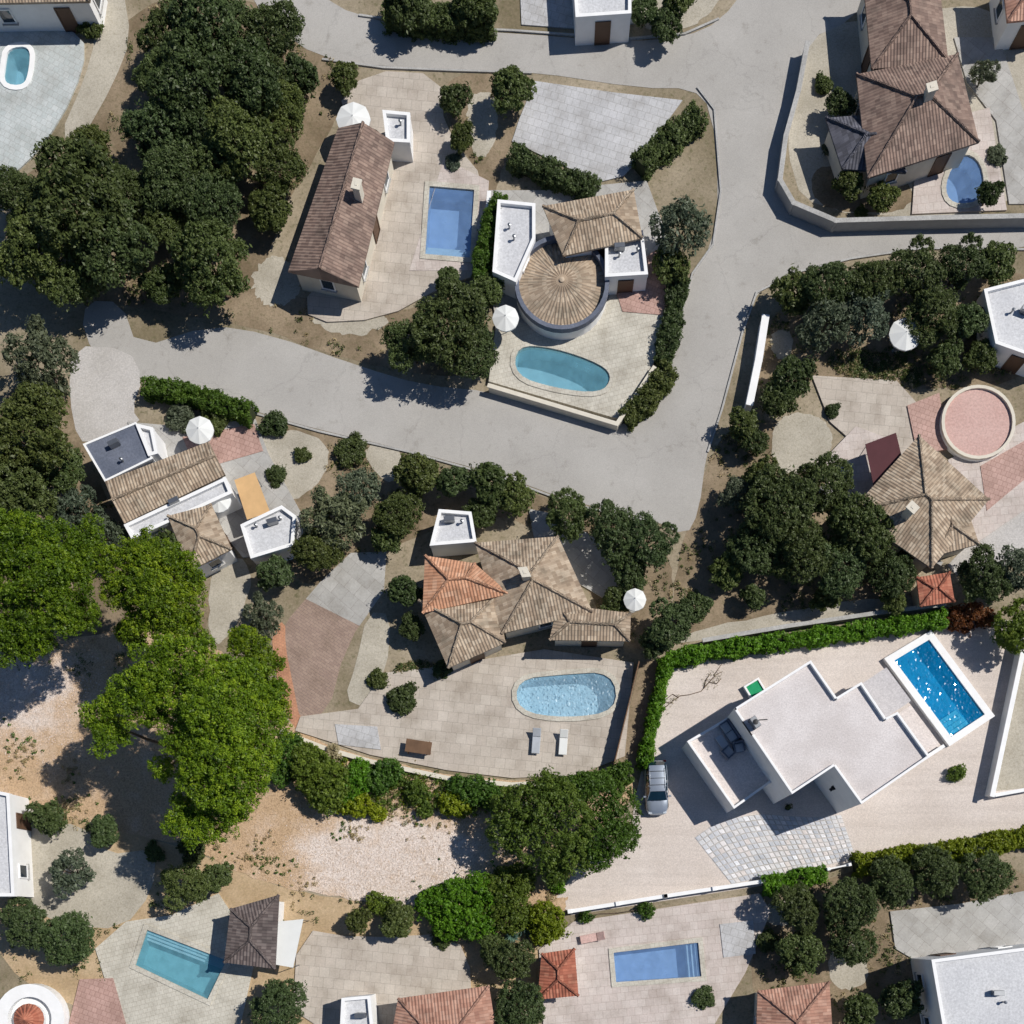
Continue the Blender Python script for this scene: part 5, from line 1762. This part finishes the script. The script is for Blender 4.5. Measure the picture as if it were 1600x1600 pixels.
# bottom plot with the long blue pool
terrace([(896, 1440), (1186, 1396), (1204, 1424), (1164, 1520), (1104, 1620), (850, 1620), (842, 1484)], 'deck_rose', name='pool_deck')
pool('long blue rectangular pool on the pale rose deck at the bottom', HOLES_Q['bottom'], 'blue', 'blue', z=0.22, steps=(1, 2, 0.3, 3))
h = house('clay_roofed_pavilion', 'small red clay roofed pavilion left of the long blue bottom pool', 872, 1520)
add_hip(h, [(846, 1490), (898, 1482), (904, 1556), (840, 1562)], 2.5, 0.3, 'tile_red', 'white')
terrace([(1124, 1444), (1176, 1438), (1180, 1490), (1130, 1496)], 'court', z=0.2)
lounger(925, 1465, 0.2, 'pink sun lounger above the red clay roofed pavilion', 'pink lounger', 'pink_roof')
# bottom right
patch([(1190, 1410), (1250, 1405), (1255, 1440), (1200, 1450)], 'sand', 0.02, 1, 0.1, 'garden_gravel')
terrace([(1390, 1424), (1500, 1412), (1640, 1384), (1640, 1620), (1450, 1620), (1462, 1520), (1398, 1482)], 'deck_grey')
h = house('white_block_house', 'large white flat roofed house in the bottom right corner', 1540, 1550)
add_flat(h, [(1456, 1500), (1640, 1476), (1640, 1640), (1480, 1640)], 4.6, 'roof_white', 'white')
h = house('pink_roofed_cottage', 'cottage with a rose tile roof cut by the bottom edge', 1240, 1590)
add_hip(h, [(1184, 1548), (1296, 1534), (1304, 1660), (1180, 1660)], 2.8, 0.3, 'tile_rose', 'cream')
patch([(1290, 1480), (1350, 1470), (1360, 1540), (1300, 1550)], 'sand', 0.02, 1, 0.1, 'garden_gravel')

# ------------------------------------------------------------------ trees and shrubs in focus
PK = dict(per_m2=13, tuft=0.19, each=34, size=0.064, core=1.7, split=7.4, low=-0.3, clump=True)
blob_tree('pine_tree', 'largest bright green pine spreading between the two shadowed gravel clearings', 'tree',
    [(255, 1040, 44, 10.6), (310, 1050, 54, 11.2), (365, 1075, 50, 10.8), (402, 1130, 44, 10.0), (330, 1112, 60, 11.8), (390, 1185, 45, 10.2), (345, 1175, 58, 11.4), (296, 1142, 42, 10.6),
     (375, 1235, 44, 9.8), (325, 1228, 44, 10.4), (350, 1268, 38, 9.2), (286, 1278, 30, 8.6), (312, 1296, 34, 8.4), (205, 1100, 42, 9.8), (156, 1124, 27, 9.2), (172, 1150, 27, 8.8), (238, 1082, 42, 10.4), (414, 1092, 32, 9.4), (262, 1200, 20, 8.6)],
    LF['pine'], 21, trunk_r=0.32, base_px=(300, 1190), **PK)
blob_tree('pine_tree', 'bright green pine at the left edge above the gravel clearing', 'tree',
    [(40, 850, 44, 10.4), (88, 850, 38, 10.0), (60, 900, 54, 11.0), (14, 900, 42, 10.2), (112, 905, 38, 9.8), (132, 876, 30, 9.2), (92, 950, 42, 9.8), (36, 962, 44, 9.6), (18, 1012, 32, 9.0), (58, 1004, 30, 8.8), (6, 838, 40, 9.8), (128, 960, 22, 8.6), (140, 836, 24, 9.0)],
    LF['pine'], 22, trunk_r=0.24, base_px=(96, 940), **PK)
blob_tree('pine_tree', 'bright green pine between the left edge pine and the largest pine', 'tree',
    [(190, 890, 34, 9.2), (232, 876, 38, 9.6), (272, 900, 40, 9.8), (238, 930, 44, 10.2), (294, 940, 34, 9.4), (272, 980, 38, 9.4), (218, 962, 32, 9.4), (308, 986, 24, 8.8), (192, 930, 26, 8.8), (204, 996, 20, 6.8)],
    LF['pine'], 23, trunk_r=0.26, **PK)
blob_tree('pine_tree', 'bright green pine pressed against the orange edged driveway', 'tree',
    [(392, 1016, 34, 8.6), (418, 1052, 36, 8.8), (432, 1094, 28, 6.8), (396, 1062, 28, 8.6)], LF['pine'], 24, trunk_r=0.16, base_px=(424, 1132), **PK)
OK_ = dict(per_m2=8.5, tuft=0.26, each=44, size=0.085, core=1.0)
blob_tree('broadleaf_tree', 'round deep green tree shading the right end of the stony lot', 'tree',
    [(826, 1272, 44, 4.4), (880, 1290, 48, 4.8), (846, 1312, 46, 4.2), (898, 1330, 32, 3.2), (796, 1296, 36, 3.6), (862, 1252, 42, 4.4), (800, 1262, 32, 3.6), (866, 1358, 22, 2.2), (850, 1240, 34, 3.4)], LF['oak'], 31, trunk_r=0.22, **OK_)
blob_tree('broadleaf_tree', 'darker green tree between the round tree and the parked car', 'tree',
    [(944, 1300, 42, 3.8), (964, 1268, 38, 3.8), (930, 1334, 28, 2.8), (936, 1252, 40, 3.8), (972, 1310, 26, 2.8)], LF['green'], 32, trunk_r=0.2, **OK_)
SK = dict(per_m2=18, tuft=0.19, each=30, size=0.08, core=0.7, low=-0.6)
def bush(lbl, blobs, mat, seed, name='bush', **kw):
    k = dict(SK); k.update(kw)
    return blob_tree(name, lbl, 'bush', [(a, b, r, max(0.35, r / 20 * 0.75), 0.8) for a, b, r in blobs], LF[mat], seed, trunk_r=0.06, stem='stem', **k)
bush('broad green shrub at the lower right end of the stony lot', [(676, 1412, 26), (712, 1408, 36), (748, 1400, 36), (742, 1436, 34), (704, 1440, 30)], 'hedge', 41)
bush('dense dark green shrub next to the orange earth gap', [(790, 1392, 36), (812, 1374, 24), (796, 1424, 34), (770, 1416, 26)], 'oak', 42)
bush('yellow green rounded shrub at the corner of the front wall', [(852, 1436, 28), (862, 1446, 22), (846, 1456, 20)], 'yellow', 43)
bush('small green shrub on the orange earth gap by the driveway', [(868, 1372, 14), (872, 1386, 10)], 'hedge', 44)
bush('dark olive shrub at the foot of the terrace wall', [(492, 1208, 34), (512, 1226, 36), (478, 1186, 24), (510, 1246, 26)], 'oak', 45)
bush('bright green shrub right of the dark olive one', [(556, 1222, 22), (544, 1240, 18), (562, 1204, 18)], 'hedge', 46)
bush('yellowish shrub at the edge of the pale rubble', [(560, 1258, 18), (536, 1258, 14), (590, 1268, 14)], 'yellow', 47)
bush('green shrub under the middle of the terrace wall', [(606, 1206, 22), (592, 1220, 20)], 'green', 48)
bush('low olive shrub amid dry grass below the wall', [(652, 1238, 18), (664, 1266, 12)], 'oak', 49)
bush('yellow green shrub left of the round deep green tree', [(704, 1256, 18), (722, 1262, 16)], 'yellow', 50)
bush('green shrub touching the terrace wall left of the round tree', [(740, 1236, 24), (764, 1244, 20), (716, 1230, 18)], 'green', 51)
bush('green shrub between the largest pine and the dark olive shrub', [(446, 1182, 20), (456, 1160, 16), (440, 1214, 16)], 'green', 52)
bush('pale dry shrub in the gap left of the dark olive shrub', [(452, 1186, 12), (520, 1178, 14)], 'dry', 53)
bush('low green shrub along the lower rim of the stony lot', [(588, 1410, 16), (604, 1418, 16)], 'oak', 54)
bush('single round ball shrub alone on the gravel yard', [(1494, 1208, 11), (1488, 1212, 8), (1500, 1204, 8)], 'oak', 55)
bush('rust red shrub in the upper right corner of the villa yard', [(1494, 966, 18), (1520, 962, 20), (1540, 966, 14), (1506, 974, 14)], 'red', 56)
blob_tree('tree', 'dark rounded tree in the upper right corner of the villa yard', 'tree', [(1582, 974, 28, 2.6), (1598, 996, 26, 2.6), (1576, 992, 20, 2.0), (1606, 960, 28, 2.6)], LF['oak'], 57, trunk_r=0.12, **SK)
bush('green shrub overhanging the yard beside the white front wall', [(915, 1432, 10), (1010, 1422, 12)], 'green', 58)
# agave rosettes below the shrub
for k, (ax, ay, rr, lb) in enumerate(((822, 1446, 24, 'larger blue green agave below the dense dark shrub'), (800, 1462, 18, 'smaller blue green agave left of the larger agave'))):
    p = P(ax, ay)
    t = thing('agave', lb, 'agave', (p.x, p.y, 0))
    rad = rr / 20
    for i in range(22):
        a = i * 2.399
        l = rad * (1 - i * 0.022)
        e = Vector((math.cos(a), math.sin(a), 0)); f = Vector((-e.y, e.x, 0)); zz = 0.15 + 0.028 * i
        o = Vector((p.x, p.y, 0.04))
        V = [o + f * 0.05, o - f * 0.05, o + e * l * 0.5 - f * 0.09 + Vector((0, 0, zz)), o + e * l * 0.5 + f * 0.09 + Vector((0, 0, zz)), o + e * l + Vector((0, 0, zz * 1.15)), o + e * l * 0.5 + Vector((0, 0, zz - 0.05))]
        b = mesh('blade', V, [(0, 1, 5), (1, 2, 5), (0, 5, 3), (5, 2, 4), (5, 4, 3)], LF['blue'], t)
        at = b.data.attributes.new('tint', 'FLOAT', 'FACE'); at.data.foreach_set('value', [R.uniform(0.2, 0.8)] * 5)

# hedges of the villa plot
hedge('long green hedge along the top of the villa yard', [(1046, 1028), (1120, 1014), (1250, 996), (1380, 978), (1478, 964)], 17, 1.2, 'hedge', 61)
hedge('narrow green hedge along the left side of the villa yard', [(1006, 1196), (1022, 1120), (1044, 1030)], 11, 1.3, 'hedge', 62)
hedge('dark green hedge between the white front wall and the gate', [(1196, 1384), (1240, 1376), (1290, 1364)], 20, 1.2, 'hedge', 63)
hedge('yellow green hedge along the lower right of the villa yard', [(1340, 1352), (1420, 1338), (1500, 1330), (1560, 1316), (1640, 1302)], 24, 1.3, 'yellow', 64)
hedge('green hedge linking the darker tree to the terrace wall', [(860, 1228), (920, 1222), (984, 1204)], 22, 1.5, 'green', 65)
hedge('dark green roadside hedge above the pink terrace', [(224, 600), (290, 610), (390, 642)], 22, 1.4, 'green', 66)
hedge('tall dark hedge left of the round tower house', [(782, 302), (762, 360), (750, 430)], 20, 1.8, 'green', 67)
hedge('dark hedge at the roadside right of the pink tower terrace', [(1062, 420), (1052, 500), (1036, 560)], 22, 1.2, 'dark', 68)
hedge('olive hedge sloping along the road corner below the tower', [(1046, 572), (1018, 612), (978, 652)], 26, 1.1, 'mid', 69)
hedge('dark hedge along the lower rim of the pale court', [(800, 236), (860, 262), (930, 292)], 24, 1.4, 'dark', 70)
hedge('dark slanting hedge right of the pale court', [(1002, 250), (1050, 206), (1094, 172)], 26, 1.6, 'dark', 71)
hedge('dark hedge above the top road', [(600, 8), (700, 22), (770, 20)], 30, 1.6, 'dark', 72)

# ------------------------------------------------------------------ garden trees of the plots around
D, M_, GY, GR = 'dark', 'mid', 'grey', 'lush'
T = [
 (330, 36, 60, D, 'topmost dark tree of the grove below the upper road'), (425, 40, 46, D, 'dark tree where the grove meets the upper road'), (296, 126, 62, D, 'dark tree in the upper left of the grove by the lane'),
 (392, 122, 58, D, 'dark tree in the upper middle of the grove'), (246, 196, 50, D, 'dark tree leaning over the lane'), (440, 166, 38, M_, 'smaller tree at the right rim of the grove'),
 (362, 208, 60, D, 'dark tree in the heart of the grove'), (110, 300, 84, D, 'largest dark tree at the left below the white deck'), (56, 384, 68, D, 'dark tree at the left edge of the grove'),
 (168, 372, 66, D, 'dark tree at the lower left of the grove'), (258, 270, 54, D, 'dark tree right of the largest left tree'), (434, 256, 40, M_, 'tree left of the long brown roof'),
 (330, 408, 64, M_, 'lighter olive tree at the lower rim of the grove'), (142, 226, 38, M_, 'small tree between lane and largest dark tree'), (244, 110, 38, D, 'small dark tree beside the lane'), (258, 44, 40, D, 'small dark tree at the top end of the lane'),
 (196, 296, 44, D, 'dark tree filling the gap right of the largest left tree'), (310, 196, 46, D, 'dark tree in the shaded left half of the grove'), (420, 320, 34, M_, 'olive tree between the lighter olive tree and the brown roof'), (246, 350, 40, D, 'dark tree above the lane end between two big trees'), (300, 60, 44, D, 'dark tree just left of the topmost grove tree'), (420, 110, 40, D, 'dark tree near the bend of the top road inside the grove'), (20, 300, 44, D, 'dark tree cut by the left edge below the white deck'), (110, 440, 44, D, 'dark tree at the lower edge of the grove by the road end'), (330, 250, 44, D, 'dark tree under the heart of the grove'), (250, 440, 30, M_, 'small olive tree left of the lighter olive tree'),
 (330, 318, 46, D, 'dark tree above the lighter olive tree'), (60, 560, 54, GY, 'grey green tree left of the lower road end'), (44, 664, 72, M_, 'big olive green tree at the left edge beside the driveway'), (16, 752, 58, M_, 'olive green tree at the left edge above the bright pine'),
 (92, 726, 42, M_, 'olive green tree beside the blue grey roof'), (112, 800, 40, GY, 'grey green tree above the bright left pine'), (165, 836, 34, GY, 'grey green tree below the white terrace edge'), (250, 862, 36, M_, 'olive tree below the left taupe roof'),
 (700, 500, 58, D, 'dark tree overhanging the road above its big shadow'), (644, 534, 42, D, 'dark roadside tree left of the big overhanging one'), (742, 552, 42, D, 'dark roadside tree beside the cream pool deck'), (764, 452, 26, GR, 'small green tree at the end of the tall hedge'), (700, 440, 26, M_, 'small olive tree below the blue pool'),
 (796, 134, 34, D, 'dark tree left of the pale court'), (712, 150, 24, D, 'small dark tree at the pale drive below the top road'), (722, 210, 20, M_, 'small olive tree above the blue pool'),
 (1066, 348, 50, GY, 'grey olive tree on the left bank of the right road'), (1050, 410, 30, D, 'small dark tree under the grey olive one by the road'), (536, 118, 24, M_, 'small tree left of the pale drive'), (470, 116, 34, D, 'dark tree below the bend of the top road'), (640, 4, 34, D, 'dark tree above the top road'), (740, 6, 34, GR, 'green tree above the top road left of the forecourt'),
 (1006, 14, 22, GR, 'small green tree right of the white top house'), (1040, 34, 26, D, 'small dark tree at the road fork above the court'), (1060, 0, 30, M_, 'olive tree above the road fork'),
 (1240, 456, 34, M_, 'leftmost olive tree below the right road'), (1300, 440, 46, D, 'dark tree below the right road, second from the left'), (1366, 436, 44, D, 'dark tree below the right road, third from the left'), (1432, 420, 42, D, 'dark tree below the right road above the white parasol'),
 (1504, 410, 40, D, 'dark tree below the right road near the right edge'), (1556, 408, 32, D, 'rightmost dark tree below the right road'), (1290, 500, 44, GY, 'grey green tree in the second row below the right road'), (1352, 488, 40, GY, 'grey green tree left of the lone white parasol'), (1462, 480, 44, D, 'dark tree right of the lone white parasol'), (1512, 500, 36, D, 'dark tree beside the pale lilac building'),
 (1478, 556, 28, GR, 'small green tree below the lone white parasol'), (1538, 556, 26, GR, 'bright small tree below the pale lilac building'), (1240, 588, 34, D, 'dark tree right of the white roadside wall'), (1214, 626, 28, D, 'small dark tree at the lower end of the roadside wall'),
 (1160, 662, 26, M_, 'small olive tree at the road edge below the roadside wall'), (1190, 740, 28, M_, 'small olive tree left of the oval gravel patch'), (1180, 690, 22, D, 'small dark tree above the road end'),
 (1218, 792, 56, D, 'big dark tree of the thicket above the green hedge'), (1288, 762, 50, D, 'dark thicket tree beside the side path'), (1342, 826, 52, GR, 'green thicket tree beside the grey retaining wall'), (1254, 858, 52, D, 'dark thicket tree in the middle of its group'), (1180, 852, 42, D, 'dark thicket tree at the left near the road end'), (1316, 890, 46, D, 'dark thicket tree nearest the long grey wall'), (1392, 898, 40, D, 'dark thicket tree left of the red shed'),
 (1138, 892, 28, GR, 'small green tree at the left of the thicket'), (1180, 932, 22, GR, 'small green tree above the long grey wall'), (1290, 932, 22, M_, 'small olive tree touching the long grey wall'), (1400, 936, 22, M_, 'small olive tree between thicket and red shed'), (1150, 770, 26, GY, 'grey green tree at the dead end of the road'),
 (1540, 900, 42, D, 'dark tree right of the red shed'), (1590, 890, 44, GY, 'grey green tree at the right edge above the rust red shrub'),
 (560, 764, 42, GY, 'grey green tree below the long road'), (520, 806, 46, GY, 'grey green tree right of the white curved terrace'), (486, 860, 38, M_, 'olive tree left of the brown driveway'), (620, 796, 38, M_, 'olive tree below the middle of the road'), (652, 740, 36, M_, 'olive tree at the road verge'), (706, 752, 32, D, 'dark tree at the road verge above the white roof'),
 (762, 750, 36, M_, 'olive tree at the road verge above the taupe roofs'), (804, 772, 30, M_, 'small olive tree above the grey patio'), (752, 800, 26, GR, 'small green tree between verge and taupe roof'), (892, 806, 40, M_, 'olive tree below the road corner, left one'), (958, 826, 44, D, 'dark tree below the road corner'), (1012, 844, 42, D, 'dark tree at the lower road end, left side'),
 (984, 888, 32, D, 'dark tree right of the grey patio'), (962, 936, 24, GR, 'small green tree left of the small white parasol'), (1048, 976, 38, D, 'dark tree at the left end of the long green hedge'), (1022, 1006, 24, D, 'small dark tree at the corner of the villa hedge'), (1086, 950, 24, D, 'small dark tree above the long grey wall at its left end'), (628, 922, 32, GR, 'green tree left of the orange roof'), (642, 978, 20, D, 'small dark tree at the corner of the taupe roof'),
 (600, 840, 26, M_, 'small olive tree at the top of the brown driveway'), (430, 892, 30, D, 'dark tree right of the lower taupe roof'), (410, 960, 30, GY, 'grey green tree above the pressed pine'),
 (70, 1278, 28, GR, 'green tree at the edge of the lowest pine shadow'), (106, 1364, 38, GY, 'grey olive tree in the gravel court'), (44, 1446, 42, D, 'dark tree at the left edge below the white corner house'), (108, 1466, 40, GR, 'green tree left of the teal pool deck'), (290, 1382, 40, M_, 'olive tree above the teal pool'), (336, 1372, 28, M_, 'small olive tree at the rim of the stony lot'), (160, 1300, 24, GR, 'small green tree at the top of the gravel court'),
 (432, 1568, 42, D, 'dark tree right of the teal pool deck'), (620, 1440, 28, M_, 'olive tree below the rim of the stony lot'), (560, 1436, 22, M_, 'small olive tree at the rim above the beige terrace'), (800, 1500, 38, D, 'dark tree left of the clay roofed pavilion'), (812, 1580, 42, D, 'dark tree at the bottom edge left of the pavilion deck'), (770, 1480, 24, M_, 'small olive tree under the broad green shrub'),
 (1246, 1416, 40, D, 'dark tree behind the hedge by the gate'), (1330, 1412, 44, D, 'dark tree just below the gate'), (1254, 1486, 36, M_, 'olive tree below the dark tree by the gate'), (1400, 1384, 40, D, 'dark tree behind the yellow green hedge, left one'), (1470, 1366, 40, D, 'dark tree behind the yellow green hedge, middle one'), (1544, 1364, 40, D, 'dark tree behind the yellow green hedge, right one'), (1330, 1480, 40, D, 'dark tree left of the grey bottom right terrace'),
 (1344, 1580, 36, M_, 'olive tree at the bottom edge right of the cottage'), (1410, 1560, 34, D, 'dark tree left of the white bottom right house'), (1330, 286, 26, M_, 'small olive tree inside the top right boundary wall'), (1380, 306, 22, M_, 'small olive tree left of the wedge pool deck'), (1316, 160, 24, D, 'small dark tree left of the top right roofs'), (1548, 300, 20, D, 'small dark tree right of the wedge pool'), (1540, 110, 20, GY, 'small grey green tree in the top right garden'),
]
for (x, y, r, mt, lb) in T:
    tree(x, y, r, mt, lb, kind='olive' if mt == 'grey' else 'tree', h=max(2.0, min(7.5, r / 20 * 1.7)))
BU = [(280, 646, 26, GY, 'grey green bush below the dark roadside hedge, left one'), (330, 654, 24, M_, 'olive bush below the dark roadside hedge, right one'), (430, 660, 24, D, 'dark bush on the road verge right of the pink terrace'), (548, 700, 24, D, 'dark bush on the verge in the middle of the road'),
      (430, 740, 18, D, 'dark bush right of the tan awning'), (470, 710, 14, M_, 'small olive bush on the pale gravel garden'), (624, 1092, 28, D, 'dark bush at the left end of the beige terrace'), (590, 1060, 18, M_, 'olive bush beside the garden path'), (690, 1046, 16, D, 'dark bush under the taupe roof corner'), (706, 250, 16, GY, 'grey bush above the blue pool'),
      (1346, 330, 12, M_, 'low bush inside the top right wall'), (1560, 240, 16, GY, 'grey bush right of the top right pool deck'), (1300, 230, 14, GY, 'grey bush left of the dark small roof'), (1288, 130, 18, M_, 'olive bush at the top right wall'), (140, 36, 22, M_, 'olive bush at the corner of the white top left deck'),
      (300, 1330, 24, D, 'dark bush at the left tip of the stony lot'), (238, 1330, 18, D, 'dark bush at the corner of the gravel court'), (690, 1466, 18, M_, 'olive bush above the rose roofed house'), (1200, 1470, 18, D, 'dark bush right of the bottom white parasol'), (1300, 640, 14, D, 'dark bush at the rim of the oval gravel patch'), (1100, 1560, 20, D, 'dark bush at the lower right of the rose deck')]
for (x, y, r, mt, lb) in BU:
    tree(x, y, r, mt, lb, kind='bush')

# low scrub on the garden soil between the trees
rng = np.random.default_rng(77)
soft_box = [(min(p.x for p in q), max(p.x for p in q), min(p.y for p in q), max(p.y for p in q), q) for q in SOFT]
pts = {'mid': [], 'dry': []}
while len(pts['mid']) + len(pts['dry']) < 3000:
    x0, x1, y0, y1, q = soft_box[rng.integers(0, len(soft_box))]
    cx, cy = rng.uniform(x0, x1), rng.uniform(y0, y1)
    for _ in range(rng.integers(3, 16)):
        x, y = cx + rng.normal(0, 0.55), cy + rng.normal(0, 0.55)
        if inside(q, x, y) and not any(inside(h_, x, y) for h_ in HARD):
            pts['mid' if rng.random() < 0.75 else 'dry'].append((x, y, 0.12))
for k, lb in (('mid', 'low olive scrub covering the garden soil between the trees'), ('dry', 'dry straw tufts on the garden soil between the trees')):
    c = np.array(pts[k])
    q, t = leaf_arrays(c, 0.24 * rng.uniform(0.5, 1.4, len(c)), 18, 0.075, rng, flat=0.55)
    o = bpy.data.objects.new('ground_scrub' if k == 'mid' else 'straw_tufts', leaf_mesh('ground_scrub', q, t, LF[k]))
    COL.objects.link(o)
    tag(o, lb, 'ground cover', kind='stuff')
